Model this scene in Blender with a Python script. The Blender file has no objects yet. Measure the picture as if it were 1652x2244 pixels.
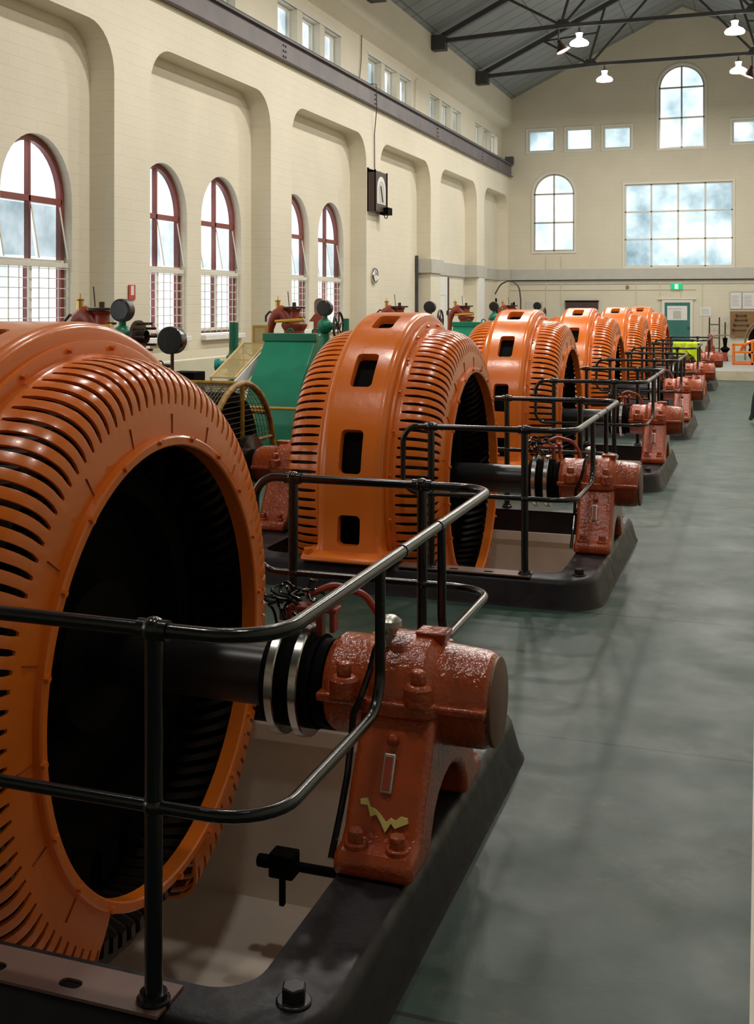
import bpy, bmesh, math, random
from mathutils import Vector, Matrix
random.seed(7)
S = bpy.context.scene
COL = S.collection
PI = math.pi
rad = math.radians

# ------------------------------------------------------------------ camera
FPX, CX, CY = 2590.0, 700.0, 665.5          # focal length and principal point in pixels of 1652x2244
YAW = math.atan(966 / 2590.0)
EYE = 2.1
cd = bpy.data.cameras.new('camera'); cam = bpy.data.objects.new('camera', cd); COL.objects.link(cam)
cam.location = (0, 0, EYE); cam.rotation_euler = (PI / 2, 0, YAW)
cd.sensor_fit = 'VERTICAL'; cd.sensor_height = 24.0; cd.sensor_width = 24.0
cd.lens = FPX * 24.0 / 2244.0
cd.shift_x = (826 - CX) / 2244.0
cd.shift_y = -(1122 - CY) / 2244.0
cd.clip_start = 0.05; cd.clip_end = 300
S.camera = cam

# ------------------------------------------------------------------ view, world, light
S.view_settings.view_transform = 'Standard'
S.view_settings.look = 'None'
S.view_settings.gamma = 1.0
S.view_settings.use_curve_mapping = False
S.view_settings.exposure = -0.36
S.cycles.use_denoising = True
S.cycles.max_bounces = 8
S.cycles.diffuse_bounces = 4
S.cycles.transparent_max_bounces = 8
S.cycles.sample_clamp_indirect = 6.0
S.cycles.caustics_reflective = False
S.cycles.caustics_refractive = False
WORLD_STRENGTH = 2.7
LAMP_POWER = 300.0
DIM_POWER = 110.0        # lamps above the near end, turned down to keep the foreground dark
w = bpy.data.worlds.new('overcast_sky'); S.world = w; w.use_nodes = True
bg = w.node_tree.nodes['Background']
bg.inputs[0].default_value = (0.93, 0.97, 1.0, 1); bg.inputs[1].default_value = WORLD_STRENGTH


def portal(name, loc, rot, sx, sy):
    ld = bpy.data.lights.new(name, 'AREA'); ld.shape = 'RECTANGLE'; ld.size = sx; ld.size_y = sy
    ld.cycles.is_portal = True
    o = bpy.data.objects.new(name, ld); COL.objects.link(o); o.location = loc; o.rotation_euler = rot
    return o


# ------------------------------------------------------------------ materials
def new_mat(name):
    m = bpy.data.materials.new(name); m.use_nodes = True
    nt = m.node_tree; return m, nt, nt.nodes['Principled BSDF']


def link(nt, a, b): nt.links.new(a, b)


def texco(nt, kind='Object'):
    t = nt.nodes.new('ShaderNodeTexCoord'); return t.outputs[kind]


def noise(nt, co, scale, detail=4.0, rough=0.55):
    n = nt.nodes.new('ShaderNodeTexNoise'); n.inputs['Scale'].default_value = scale
    n.inputs['Detail'].default_value = detail; n.inputs['Roughness'].default_value = rough
    if co is not None: link(nt, co, n.inputs['Vector'])
    return n


def ramp(nt, fac, stops):
    r = nt.nodes.new('ShaderNodeValToRGB')
    e = r.color_ramp.elements
    while len(e) < len(stops): e.new(0.5)
    for i, (p, c) in enumerate(stops):
        e[i].position = p; e[i].color = tuple(c) + (1,)
    link(nt, fac, r.inputs[0]); return r.outputs[0]


def paint(name, col, rough=0.4, metal=0.0, var=0.12, vscale=3.0, bump=0.0, bscale=40.0, rvar=0.0, coat=0.0, spec=None):
    m, nt, b = new_mat(name)
    co = texco(nt)
    n = noise(nt, co, vscale)
    lo = [c * (1 - var) for c in col]; hi = [min(1, c * (1 + var)) for c in col]
    c = ramp(nt, n.outputs[0], [(0.3, lo), (0.7, hi)])
    link(nt, c, b.inputs['Base Color'])
    b.inputs['Roughness'].default_value = rough; b.inputs['Metallic'].default_value = metal
    if spec is not None: b.inputs['Specular IOR Level'].default_value = spec
    if coat: b.inputs['Coat Weight'].default_value = coat; b.inputs['Coat Roughness'].default_value = 0.1
    if rvar:
        n3 = noise(nt, co, vscale * 2.3)
        mr = nt.nodes.new('ShaderNodeMapRange'); link(nt, n3.outputs[0], mr.inputs[0])
        mr.inputs[1].default_value = 0.3; mr.inputs[2].default_value = 0.7
        mr.inputs[3].default_value = max(0.02, rough - rvar); mr.inputs[4].default_value = rough + rvar
        link(nt, mr.outputs[0], b.inputs['Roughness'])
    if bump:
        n2 = noise(nt, co, bscale, 3.0)
        bp = nt.nodes.new('ShaderNodeBump'); bp.inputs['Strength'].default_value = bump; bp.inputs['Distance'].default_value = 0.01
        link(nt, n2.outputs[0], bp.inputs['Height']); link(nt, bp.outputs[0], b.inputs['Normal']); link(nt, bp.outputs[0], b.inputs['Coat Normal'])
    return m


def wall_mat(name, col, axis):
    """cream painted brickwork: faint courses, faint soiling"""
    m, nt, b = new_mat(name)
    co = texco(nt)
    sp = nt.nodes.new('ShaderNodeSeparateXYZ'); link(nt, co, sp.inputs[0])
    cb = nt.nodes.new('ShaderNodeCombineXYZ')
    link(nt, sp.outputs[1 if axis == 'Y' else 0], cb.inputs[0]); link(nt, sp.outputs[2], cb.inputs[1])
    br = nt.nodes.new('ShaderNodeTexBrick')
    br.inputs['Scale'].default_value = 1.0; br.inputs['Brick Width'].default_value = 0.46; br.inputs['Row Height'].default_value = 0.16
    br.inputs['Mortar Size'].default_value = 0.008; br.inputs['Mortar Smooth'].default_value = 0.6
    br.inputs['Color1'].default_value = (1, 1, 1, 1); br.inputs['Color2'].default_value = (0.95, 0.95, 0.95, 1); br.inputs['Mortar'].default_value = (0.3, 0.3, 0.3, 1)
    link(nt, cb.outputs[0], br.inputs['Vector'])
    n = noise(nt, co, 0.7, 6.0)
    c = ramp(nt, n.outputs[0], [(0.3, [x * 0.93 for x in col]), (0.72, [min(1, x * 1.03) for x in col])])
    mx = nt.nodes.new('ShaderNodeMix'); mx.data_type = 'RGBA'; mx.blend_type = 'MULTIPLY'; mx.inputs[0].default_value = 0.06
    link(nt, c, mx.inputs[6]); link(nt, br.outputs[0], mx.inputs[7])
    link(nt, mx.outputs[2], b.inputs['Base Color'])
    b.inputs['Roughness'].default_value = 0.65
    bp = nt.nodes.new('ShaderNodeBump'); bp.inputs['Strength'].default_value = 0.25; bp.inputs['Distance'].default_value = 0.01
    link(nt, br.outputs[0], bp.inputs['Height']); link(nt, bp.outputs[0], b.inputs['Normal'])
    return m


def floor_mat():
    m, nt, b = new_mat('green painted concrete')
    co = texco(nt)
    sp = nt.nodes.new('ShaderNodeSeparateXYZ'); link(nt, co, sp.inputs[0])
    n1 = noise(nt, co, 1.6, 9.0, 0.72)
    base = ramp(nt, n1.outputs[0], [(0.25, (0.020, 0.050, 0.036)), (0.5, (0.032, 0.060, 0.046)), (0.75, (0.056, 0.078, 0.062))])
    n2 = noise(nt, co, 6.0, 8.0, 0.7)
    wear = ramp(nt, n2.outputs[0], [(0.50, (0, 0, 0)), (0.66, (1, 1, 1))])
    n2b = noise(nt, co, 0.8, 3.0)
    gate = ramp(nt, n2b.outputs[0], [(0.48, (0, 0, 0)), (0.62, (1, 1, 1))])
    mul = nt.nodes.new('ShaderNodeMath'); mul.operation = 'MULTIPLY'; link(nt, wear, mul.inputs[0]); link(nt, gate, mul.inputs[1])
    mul2 = nt.nodes.new('ShaderNodeMath'); mul2.operation = 'MULTIPLY'; link(nt, mul.outputs[0], mul2.inputs[0]); mul2.inputs[1].default_value = 0.55
    m1 = nt.nodes.new('ShaderNodeMix'); m1.data_type = 'RGBA'
    link(nt, mul2.outputs[0], m1.inputs[0]); link(nt, base, m1.inputs[6]); m1.inputs[7].default_value = (0.14, 0.135, 0.095, 1)
    # dark specks and scuffs
    n4 = noise(nt, co, 30.0, 3.0)
    sp_ = ramp(nt, n4.outputs[0], [(0.73, (0, 0, 0)), (0.76, (1, 1, 1))])
    m2 = nt.nodes.new('ShaderNodeMix'); m2.data_type = 'RGBA'
    link(nt, sp_, m2.inputs[0]); link(nt, m1.outputs[2], m2.inputs[6]); m2.inputs[7].default_value = (0.05, 0.05, 0.05, 1)
    # saw-cut joints across the hall every 2.4 m
    a = nt.nodes.new('ShaderNodeMath'); a.operation = 'ADD'; link(nt, sp.outputs[1], a.inputs[0]); a.inputs[1].default_value = 30 * 2.4 - 5.76 + 1.2
    md = nt.nodes.new('ShaderNodeMath'); md.operation = 'MODULO'; link(nt, a.outputs[0], md.inputs[0]); md.inputs[1].default_value = 2.4
    sb = nt.nodes.new('ShaderNodeMath'); sb.operation = 'SUBTRACT'; link(nt, md.outputs[0], sb.inputs[0]); sb.inputs[1].default_value = 1.2
    ab = nt.nodes.new('ShaderNodeMath'); ab.operation = 'ABSOLUTE'; link(nt, sb.outputs[0], ab.inputs[0])
    lt = nt.nodes.new('ShaderNodeMath'); lt.operation = 'LESS_THAN'; link(nt, ab.outputs[0], lt.inputs[0]); lt.inputs[1].default_value = 0.011
    m3 = nt.nodes.new('ShaderNodeMix'); m3.data_type = 'RGBA'
    link(nt, lt.outputs[0], m3.inputs[0]); link(nt, m2.outputs[2], m3.inputs[6]); m3.inputs[7].default_value = (0.012, 0.018, 0.016, 1)
    link(nt, m3.outputs[2], b.inputs['Base Color'])
    n5 = noise(nt, co, 2.2, 6.0)
    mr = nt.nodes.new('ShaderNodeMapRange'); link(nt, n5.outputs[0], mr.inputs[0])
    b.inputs['Specular IOR Level'].default_value = 0.17
    mr.inputs[1].default_value = 0.3; mr.inputs[2].default_value = 0.7; mr.inputs[3].default_value = 0.36; mr.inputs[4].default_value = 0.50
    link(nt, mr.outputs[0], b.inputs['Roughness'])
    bp = nt.nodes.new('ShaderNodeBump'); bp.inputs['Strength'].default_value = 0.08; bp.inputs['Distance'].default_value = 0.02
    link(nt, n2.outputs[0], bp.inputs['Height']); link(nt, bp.outputs[0], b.inputs['Normal'])
    return m


def roof_mat():
    m, nt, b = new_mat('grey roof boards')
    co = texco(nt)
    sp = nt.nodes.new('ShaderNodeSeparateXYZ'); link(nt, co, sp.inputs[0])
    md = nt.nodes.new('ShaderNodeMath'); md.operation = 'PINGPONG'; link(nt, sp.outputs[1], md.inputs[0]); md.inputs[1].default_value = 0.4
    lt = nt.nodes.new('ShaderNodeMath'); lt.operation = 'LESS_THAN'; link(nt, md.outputs[0], lt.inputs[0]); lt.inputs[1].default_value = 0.03
    md2 = nt.nodes.new('ShaderNodeMath'); md2.operation = 'PINGPONG'; link(nt, sp.outputs[0], md2.inputs[0]); md2.inputs[1].default_value = 1.1
    lt2 = nt.nodes.new('ShaderNodeMath'); lt2.operation = 'LESS_THAN'; link(nt, md2.outputs[0], lt2.inputs[0]); lt2.inputs[1].default_value = 0.02
    mxx = nt.nodes.new('ShaderNodeMath'); mxx.operation = 'MAXIMUM'; link(nt, lt.outputs[0], mxx.inputs[0]); link(nt, lt2.outputs[0], mxx.inputs[1])
    n = noise(nt, co, 0.6, 5.0)
    c = ramp(nt, n.outputs[0], [(0.3, (0.20, 0.225, 0.235)), (0.7, (0.27, 0.295, 0.30))])
    mx = nt.nodes.new('ShaderNodeMix'); mx.data_type = 'RGBA'
    link(nt, mxx.outputs[0], mx.inputs[0]); link(nt, c, mx.inputs[6]); mx.inputs[7].default_value = (0.11, 0.125, 0.135, 1)
    link(nt, mx.outputs[2], b.inputs['Base Color']); b.inputs['Roughness'].default_value = 0.6
    return m


def glass_mat(name, dark, light, scale=0.9):
    """frosted, streaky window glass: lets the daylight through"""
    m, nt, b = new_mat(name)
    out = nt.nodes['Material Output']
    co = texco(nt)
    n = noise(nt, co, scale, 4.0)
    c = ramp(nt, n.outputs[0], [(0.25, dark), (0.72, light)])
    tr = nt.nodes.new('ShaderNodeBsdfTransparent'); link(nt, c, tr.inputs[0])
    gl = nt.nodes.new('ShaderNodeBsdfGlossy'); gl.inputs['Roughness'].default_value = 0.15
    mx = nt.nodes.new('ShaderNodeMixShader'); mx.inputs[0].default_value = 0.05
    link(nt, tr.outputs[0], mx.inputs[1]); link(nt, gl.outputs[0], mx.inputs[2]); link(nt, mx.outputs[0], out.inputs[0])
    return m


def emit_mat(name, col, strength):
    m, nt, b = new_mat(name)
    b.inputs['Base Color'].default_value = tuple(col) + (1,)
    b.inputs['Emission Color'].default_value = tuple(col) + (1,); b.inputs['Emission Strength'].default_value = strength
    return m


CREAM = (0.755, 0.70, 0.565)
M = dict(
    wall_y=wall_mat('cream painted brick side', CREAM, 'Y'),
    wall_x=wall_mat('cream painted brick end', (0.69, 0.64, 0.51), 'X'),
    band=paint('pale grey band', (0.50, 0.49, 0.44), 0.5, var=0.05),
    plinth=paint('cream plinth', (0.70, 0.66, 0.5), 0.5, var=0.05),
    floor=floor_mat(), roof=roof_mat(),
    pit=paint('cream pit concrete', (0.74, 0.655, 0.56), 0.5, var=0.14, vscale=2.0, bump=0.1, bscale=20),
    deck=paint('grey upper floor', (0.34, 0.36, 0.36), 0.35, var=0.1),
    kerb=paint('cream kerb', (0.62, 0.56, 0.42), 0.55),
    orange=paint('orange gloss enamel', (0.72, 0.165, 0.016), 0.24, var=0.08, vscale=1.3, bump=0.10, bscale=14, rvar=0.08, coat=0.1),
    rust=paint('rust red gloss enamel', (0.36, 0.060, 0.013), 0.22, var=0.16, vscale=5, bump=0.55, bscale=45, coat=0.4),
    rustdull=paint('brown red enamel', (0.29, 0.045, 0.022), 0.35, var=0.2, vscale=5, bump=0.2, bscale=26),
    cover=paint('brown cover plate', (0.17, 0.075, 0.045), 0.45, var=0.15),
    black=paint('black gloss enamel', (0.005, 0.005, 0.006), 0.2, var=0.2, coat=0.2, bump=0.05, bscale=60),
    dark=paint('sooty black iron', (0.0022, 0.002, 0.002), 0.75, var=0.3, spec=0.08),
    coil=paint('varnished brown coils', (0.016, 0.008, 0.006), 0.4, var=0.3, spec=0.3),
    base=paint('worn black base casting', (0.013, 0.011, 0.0135), 0.42, var=0.4, vscale=4, bump=0.2, bscale=18, rvar=0.12, spec=0.25),
    plank=paint('brown painted filler plank', (0.17, 0.095, 0.075), 0.5, var=0.15),
    steel=paint('polished steel', (0.62, 0.6, 0.58), 0.2, metal=1.0, var=0.05),
    shaft=paint('dark oiled shaft steel', (0.012, 0.011, 0.012), 0.32, metal=0.0, var=0.2),
    alu=paint('dull aluminium', (0.55, 0.53, 0.48), 0.35, metal=0.8),
    brass=paint('brass', (0.62, 0.42, 0.12), 0.3, metal=0.9),
    truss=paint('dark grey steelwork', (0.055, 0.053, 0.057), 0.55, var=0.15),
    girder=paint('purple grey girder', (0.13, 0.108, 0.115), 0.5, var=0.2, vscale=1.5),
    redframe=paint('oxide red window frame', (0.235, 0.055, 0.045), 0.4, var=0.1),
    white=paint('white enamel', (0.80, 0.80, 0.76), 0.4, var=0.03),
    whiteframe=paint('off white frame', (0.72, 0.70, 0.62), 0.45, var=0.03),
    wire=paint('pale painted wire', (0.72, 0.69, 0.63), 0.5),
    glass=glass_mat('frosted glass', (0.33, 0.40, 0.42), (1.0, 1.0, 1.0), 0.8),
    glassend=glass_mat('streaky glass', (0.22, 0.31, 0.345), (0.95, 1.0, 1.0), 0.55),
    green=paint('emerald enamel', (0.008, 0.20, 0.115), 0.35, var=0.1, bump=0.05),
    greendk=paint('dark emerald enamel', (0.006, 0.13, 0.07), 0.3, var=0.1),
    teal=paint('turquoise enamel', (0.02, 0.30, 0.26), 0.35),
    doorgreen=paint('green door paint', (0.03, 0.16, 0.135), 0.4),
    yellow=paint('mustard enamel', (0.55, 0.30, 0.03), 0.4, var=0.15),
    ropeyel=paint('mustard and brown pipe', (0.36, 0.20, 0.025), 0.5, var=0.55, vscale=14),
    creamyel=paint('cream yellow wire guard', (0.62, 0.47, 0.22), 0.5),
    mesh=paint('dull wire netting', (0.16, 0.13, 0.07), 0.6),
    brown=paint('dark brown metal', (0.055, 0.03, 0.024), 0.4, var=0.2),
    wood=paint('weathered wood', (0.22, 0.15, 0.10), 0.6, var=0.25, vscale=8),
    pegboard=paint('tan tool board', (0.24, 0.13, 0.05), 0.6, var=0.15),
    bolt=paint('black bolt steel', (0.03, 0.028, 0.03), 0.3, metal=0.5),
    vest=paint('hi vis yellow cloth', (0.62, 0.80, 0.02), 0.7, var=0.1),
    redsign=paint('sign red', (0.55, 0.05, 0.03), 0.4),
    paper=paint('white paper', (0.74, 0.73, 0.72), 0.7, var=0.03),
    ink=paint('ink grey', (0.22, 0.22, 0.23), 0.7),
    exitg=emit_mat('exit sign green', (0.0, 0.42, 0.16), 0.9),
    exitw=emit_mat('exit sign white', (0.9, 1.0, 0.9), 1.0),
    lampglow=emit_mat('lit lamp glass', (1.0, 0.95, 0.86), 14.0),
    denim=paint('dark denim', (0.02, 0.024, 0.045), 0.8),
    jacket=paint('dark jacket', (0.03, 0.03, 0.04), 0.8),
    skin=paint('skin', (0.5, 0.28, 0.2), 0.5), hair=paint('dark hair', (0.03, 0.02, 0.015), 0.6),
    shoe=paint('grey shoe', (0.12, 0.12, 0.12), 0.6),
    chip=paint('flaked yellow undercoat', (0.60, 0.50, 0.14), 0.6),
    redrub=paint('red cable sheath', (0.30, 0.05, 0.025), 0.4),
    rag=paint('grey crumpled cloth', (0.33, 0.33, 0.34), 0.7),
)


# ------------------------------------------------------------------ mesh helpers
class MB:
    def __init__(s): s.v = []; s.f = []; s.mi = []; s.cur = 0
    def add(s, vs, fs):
        o = len(s.v); s.v += [tuple(x) for x in vs]
        for f in fs: s.f.append([i + o for i in f]); s.mi.append(s.cur)
        return s
    def box(s, a, b):
        x0, y0, z0 = a; x1, y1, z1 = b
        vs = [(x0, y0, z0), (x1, y0, z0), (x1, y1, z0), (x0, y1, z0), (x0, y0, z1), (x1, y0, z1), (x1, y1, z1), (x0, y1, z1)]
        return s.add(vs, [(0, 3, 2, 1), (4, 5, 6, 7), (0, 1, 5, 4), (1, 2, 6, 5), (2, 3, 7, 6), (3, 0, 4, 7)])
    def bar(s, p, q, wd, ht, up=(0, 0, 1)):
        """rectangular bar from p to q"""
        p = Vector(p); q = Vector(q); d = (q - p).normalized(); up = Vector(up)
        if abs(d.dot(up)) > 0.98: up = Vector((0, 1, 0))
        a = d.cross(up).normalized() * (wd / 2); b = a.cross(d).normalized() * (ht / 2)
        vs = [p - a - b, p + a - b, p + a + b, p - a + b, q - a - b, q + a - b, q + a + b, q - a + b]
        return s.add(vs, [(0, 3, 2, 1), (4, 5, 6, 7), (0, 1, 5, 4), (1, 2, 6, 5), (2, 3, 7, 6), (3, 0, 4, 7)])
    def tube(s, pts, r, seg=10, closed=False, cap=True):
        pts = [Vector(p) for p in pts]; n = len(pts)
        rs = r if isinstance(r, (list, tuple)) else [r] * n
        T = []
        for i in range(n):
            if closed: t = pts[(i + 1) % n] - pts[i - 1]
            else: t = pts[min(i + 1, n - 1)] - pts[max(i - 1, 0)]
            T.append(t.normalized())
        u = T[0].orthogonal().normalized(); vs = []
        for i in range(n):
            u = (u - T[i] * u.dot(T[i])).normalized(); v = T[i].cross(u)
            for k in range(seg):
                a = 2 * PI * k / seg; vs.append(pts[i] + (u * math.cos(a) + v * math.sin(a)) * rs[i])
        fs = []
        for i in range(n if closed else n - 1):
            j = (i + 1) % n
            for k in range(seg): fs.append((i * seg + k, i * seg + (k + 1) % seg, j * seg + (k + 1) % seg, j * seg + k))
        if cap and not closed: fs += [tuple(range(seg))[::-1], tuple(range((n - 1) * seg, n * seg))]
        return s.add(vs, fs)
    def cyl(s, p, q, r, r2=None, seg=20): return s.tube([p, q], [r, r if r2 is None else r2], seg)
    def lathe(s, prof, axis='Z', o=(0, 0, 0), seg=32, a0=0.0, a1=2 * PI):
        """prof: list of (t along axis, radius)"""
        full = abs(a1 - a0 - 2 * PI) < 1e-6; m = seg if full else seg + 1; vs = []; fs = []
        for t, r in prof:
            for k in range(m):
                a = a0 + (a1 - a0) * k / seg; c, d = r * math.cos(a), r * math.sin(a)
                p = {'Z': (c, d, t), 'X': (t, c, d), 'Y': (d, t, c)}[axis]
                vs.append((p[0] + o[0], p[1] + o[1], p[2] + o[2]))
        for i in range(len(prof) - 1):
            for k in range(seg):
                k2 = (k + 1) % m
                fs.append((i * m + k, i * m + k2, (i + 1) * m + k2, (i + 1) * m + k))
        if prof[0][1] > 1e-6 and full and s_cap(prof): pass
        return s.add(vs, fs)
    def prism(s, poly, axis, a0, a1):
        """poly 2D extruded along axis: X -> (y,z), Y -> (x,z), Z -> (x,y)"""
        def mp(p, a): return {'X': (a, p[0], p[1]), 'Y': (p[0], a, p[1]), 'Z': (p[0], p[1], a)}[axis]
        n = len(poly); vs = [mp(p, a0) for p in poly] + [mp(p, a1) for p in poly]
        fs = [tuple(range(n))[::-1], tuple(range(n, 2 * n))] + [(i, (i + 1) % n, n + (i + 1) % n, n + i) for i in range(n)]
        return s.add(vs, fs)
    def ringprism(s, outer, inner, axis, a0, a1):
        def mp(p, a): return {'X': (a, p[0], p[1]), 'Y': (p[0], a, p[1]), 'Z': (p[0], p[1], a)}[axis]
        n = len(outer); vs = [mp(p, a) for a in (a0, a1) for L in (outer, inner) for p in L]
        fs = []
        for i in range(n):
            j = (i + 1) % n
            fs += [(i, j, n + j, n + i), (2 * n + i, 3 * n + i, 3 * n + j, 2 * n + j), (i, 2 * n + i, 2 * n + j, j), (n + i, n + j, 3 * n + j, 3 * n + i)]
        return s.add(vs, fs)
    def sphere(s, c, r, seg=14, rings=9, sc=(1, 1, 1)):
        vs = []; fs = []
        for i in range(rings + 1):
            t = PI * i / rings
            for k in range(seg):
                a = 2 * PI * k / seg
                vs.append((c[0] + r * sc[0] * math.sin(t) * math.cos(a), c[1] + r * sc[1] * math.sin(t) * math.sin(a), c[2] + r * sc[2] * math.cos(t)))
        for i in range(rings):
            for k in range(seg): fs.append((i * seg + k, (i + 1) * seg + k, (i + 1) * seg + (k + 1) % seg, i * seg + (k + 1) % seg))
        return s.add(vs, fs)
    def fill(s, outer, holes, mp):
        """flat polygon with holes; mp maps 2D to 3D"""
        bm = bmesh.new(); ed = []
        for L in [outer] + holes:
            vv = [bm.verts.new((p[0], p[1], 0)) for p in L]
            for i in range(len(vv)): ed.append(bm.edges.new((vv[i], vv[(i + 1) % len(vv)])))
        bmesh.ops.triangle_fill(bm, edges=ed, use_beauty=True, use_dissolve=False)
        bm.verts.index_update()
        s.add([mp(v.co.x, v.co.y) for v in bm.verts], [[v.index for v in f.verts] for f in bm.faces]); bm.free()
        return s
    def strip(s, loop, mpa, mpb, closed=True):
        n = len(loop); vs = [mpa(*p) for p in loop] + [mpb(*p) for p in loop]
        return s.add(vs, [(i, (i + 1) % n, n + (i + 1) % n, n + i) for i in range(n if closed else n - 1)])
    def xf(s, mat): s.v = [tuple(mat @ Vector(v)) for v in s.v]; return s
    def build(s, name, mats, parent=None, loc=None, bevel=0.0, bseg=2, smooth=35, merge=True, fixn=True):
        me = bpy.data.meshes.new(name)
        me.from_pydata(s.v, [], s.f)
        for m in (mats if isinstance(mats, list) else [mats]): me.materials.append(m)
        for p, i in zip(me.polygons, s.mi): p.material_index = i
        bm = bmesh.new(); bm.from_mesh(me)
        if merge: bmesh.ops.remove_doubles(bm, verts=bm.verts, dist=1e-5)
        if fixn: bmesh.ops.recalc_face_normals(bm, faces=bm.faces)
        bm.to_mesh(me); bm.free()
        if smooth:
            me.polygons.foreach_set('use_smooth', [True] * len(me.polygons))
            me.set_sharp_from_angle(angle=rad(smooth))
        o = bpy.data.objects.new(name, me); COL.objects.link(o)
        if parent is not None: o.parent = parent
        if loc is not None: o.location = loc
        if bevel:
            b = o.modifiers.new('bevel', 'BEVEL'); b.width = bevel; b.segments = bseg; b.limit_method = 'ANGLE'; b.angle_limit = rad(40); b.harden_normals = False
        return o


def s_cap(p): return True


def tag(o, label=None, cat=None, group=None, kind=None):
    if label: o['label'] = label
    if cat: o['category'] = cat
    if group: o['group'] = group
    if kind: o['kind'] = kind
    return o


def empty(name, loc, label=None, cat=None, group=None, rz=0.0):
    o = bpy.data.objects.new(name, None); COL.objects.link(o); o.location = loc; o.rotation_euler = (0, 0, rz); o.empty_display_size = 0.2
    return tag(o, label, cat, group)


def kids(o): return [c for c in bpy.data.objects if c.parent == o]


def copy_tree(o, parent=None):
    c = o.copy(); COL.objects.link(c)
    if parent is not None: c.parent = parent
    for k in kids(o): copy_tree(k, c)
    return c


def struct(o): o['kind'] = 'structure'; return o


def fillet(pts, r, n=6, closed=False):
    P = [Vector(p) for p in pts]; out = []; m = len(P)
    rr = r if isinstance(r, (list, tuple)) else [r] * m
    for i in range(m):
        if not closed and i in (0, m - 1): out.append(P[i]); continue
        a, b, c = P[i - 1], P[i], P[(i + 1) % m]
        u = (a - b); v = (c - b); lu, lv = u.length, v.length; u /= lu; v /= lv
        ang = math.acos(max(-1, min(1, u.dot(v))))
        if ang > PI - 0.02 or rr[i] <= 0: out.append(b); continue
        t = min(rr[i] / math.tan(ang / 2), lu * 0.49, lv * 0.49); ra = t * math.tan(ang / 2)
        cen = b + (u + v).normalized() * (ra / math.sin(ang / 2))
        s0 = b + u * t - cen; s1 = b + v * t - cen; th = s0.angle(s1)
        for k in range(n + 1):
            f = k / n; out.append(cen + (s0 * math.sin((1 - f) * th) + s1 * math.sin(f * th)) / math.sin(th))
    return out


def rrect(x0, y0, x1, y1, r, n=5):
    return [(p.x, p.y) for p in fillet([(x0, y0, 0), (x1, y0, 0), (x1, y1, 0), (x0, y1, 0)], r, n, True)]


def archloop(y0, y1, z0, z1, n=20):
    """rectangle with a semicircular head; z1 is the crown"""
    c = (y0 + y1) / 2; r = (y1 - y0) / 2; zs = z1 - r
    return [(y0, z0), (y1, z0)] + [(c + r * math.cos(PI * k / n), zs + r * math.sin(PI * k / n)) for k in range(n + 1)]


def dome_notch(s, e, zt, r, n=8):
    pts = [(s, 0.0)] + [(p.x, p.y) for p in fillet([(s, 0, 0), (s, zt, 0), (e, zt, 0), (e, 0, 0)], r, n)[1:-1]] + [(e, 0.0)]
    return pts


# ------------------------------------------------------------------ the hall
XW, XN, XG, XU = -9.0, -9.42, -9.60, -9.31     # wall face, niche back, glazing, upper wall
YW, YB, XR, XM = 45.1, -7.0, 3.65, -2.67       # end wall, wall behind the camera, right wall, ridge line
ZL, ZE, ZR = 6.95, 9.94, 12.95
NICHES = [(16.5 + 6.0 * j, 21.4 + 6.0 * j) for j in range(-4, 4)] + [(40.53, 44.66)]
wl = MB()
poly = [(YB, 0.0)]
for s_, e_ in NICHES: poly += dome_notch(s_, e_, 6.2, 0.7)
poly += [(YW, 0.0), (YW, ZL), (YB, ZL)]
wl.fill(poly, [], lambda y, z: (XW, y, z))
WIN = []     # (y0, y1) of arched windows
for j, (s_, e_) in enumerate(NICHES):
    wl.strip(dome_notch(s_, e_, 6.2, 0.7), lambda y, z: (XW, y, z), lambda y, z: (XN, y, z), False)
    holes = []
    if j <= 5 and j >= 1:
        for a in (s_ + 0.37, s_ + 2.67):
            WIN.append((a, a + 1.74)); holes.append(archloop(a, a + 1.74, 1.50, 4.47))
    wl.fill([(s_ - 0.1, 0), (e_ + 0.1, 0), (e_ + 0.1, 6.4), (s_ - 0.1, 6.4)], holes, lambda y, z: (XN, y, z))
    for h in holes: wl.strip(h, lambda y, z: (XN, y, z), lambda y, z: (XG - 0.06, y, z))
wl.add([(XW, YB, ZL), (XW, YW, ZL), (XU, YW, ZL), (XU, YB, ZL)], [(0, 1, 2, 3)])
CLER = [(22.5 + 6.0 * j, 26.4 + 6.0 * j) for j in range(-3, 4)]
CLER[-1] = (40.5, 44.2)
rects = []
for a, b in CLER:
    n = 3; wd = (b - a - 0.3 * 2) / n
    for q in range(n): rects.append((a + q * (wd + 0.3), a + q * (wd + 0.3) + wd))
CZ0, CZ1 = 7.5, 8.42
crect = [[(a, CZ0), (b, CZ0), (b, CZ1), (a, CZ1)] for a, b in rects]
wl.fill([(YB, ZL), (YW, ZL), (YW, 8.75), (YB, 8.75)], crect, lambda y, z: (XU, y, z))
for h in crect: wl.strip(h, lambda y, z: (XU, y, z), lambda y, z: (XU - 0.28, y, z))
wl.add([(XU, YB, 8.75), (XU, YW, 8.75), (-8.95, YW, 9.0), (-8.95, YB, 9.0), (-8.95, YB, 10.0), (-8.95, YW, 10.0)], [(0, 1, 2, 3), (3, 2, 5, 4)])
struct(wl.build('wall_left', M['wall_y'], fixn=False))

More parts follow.
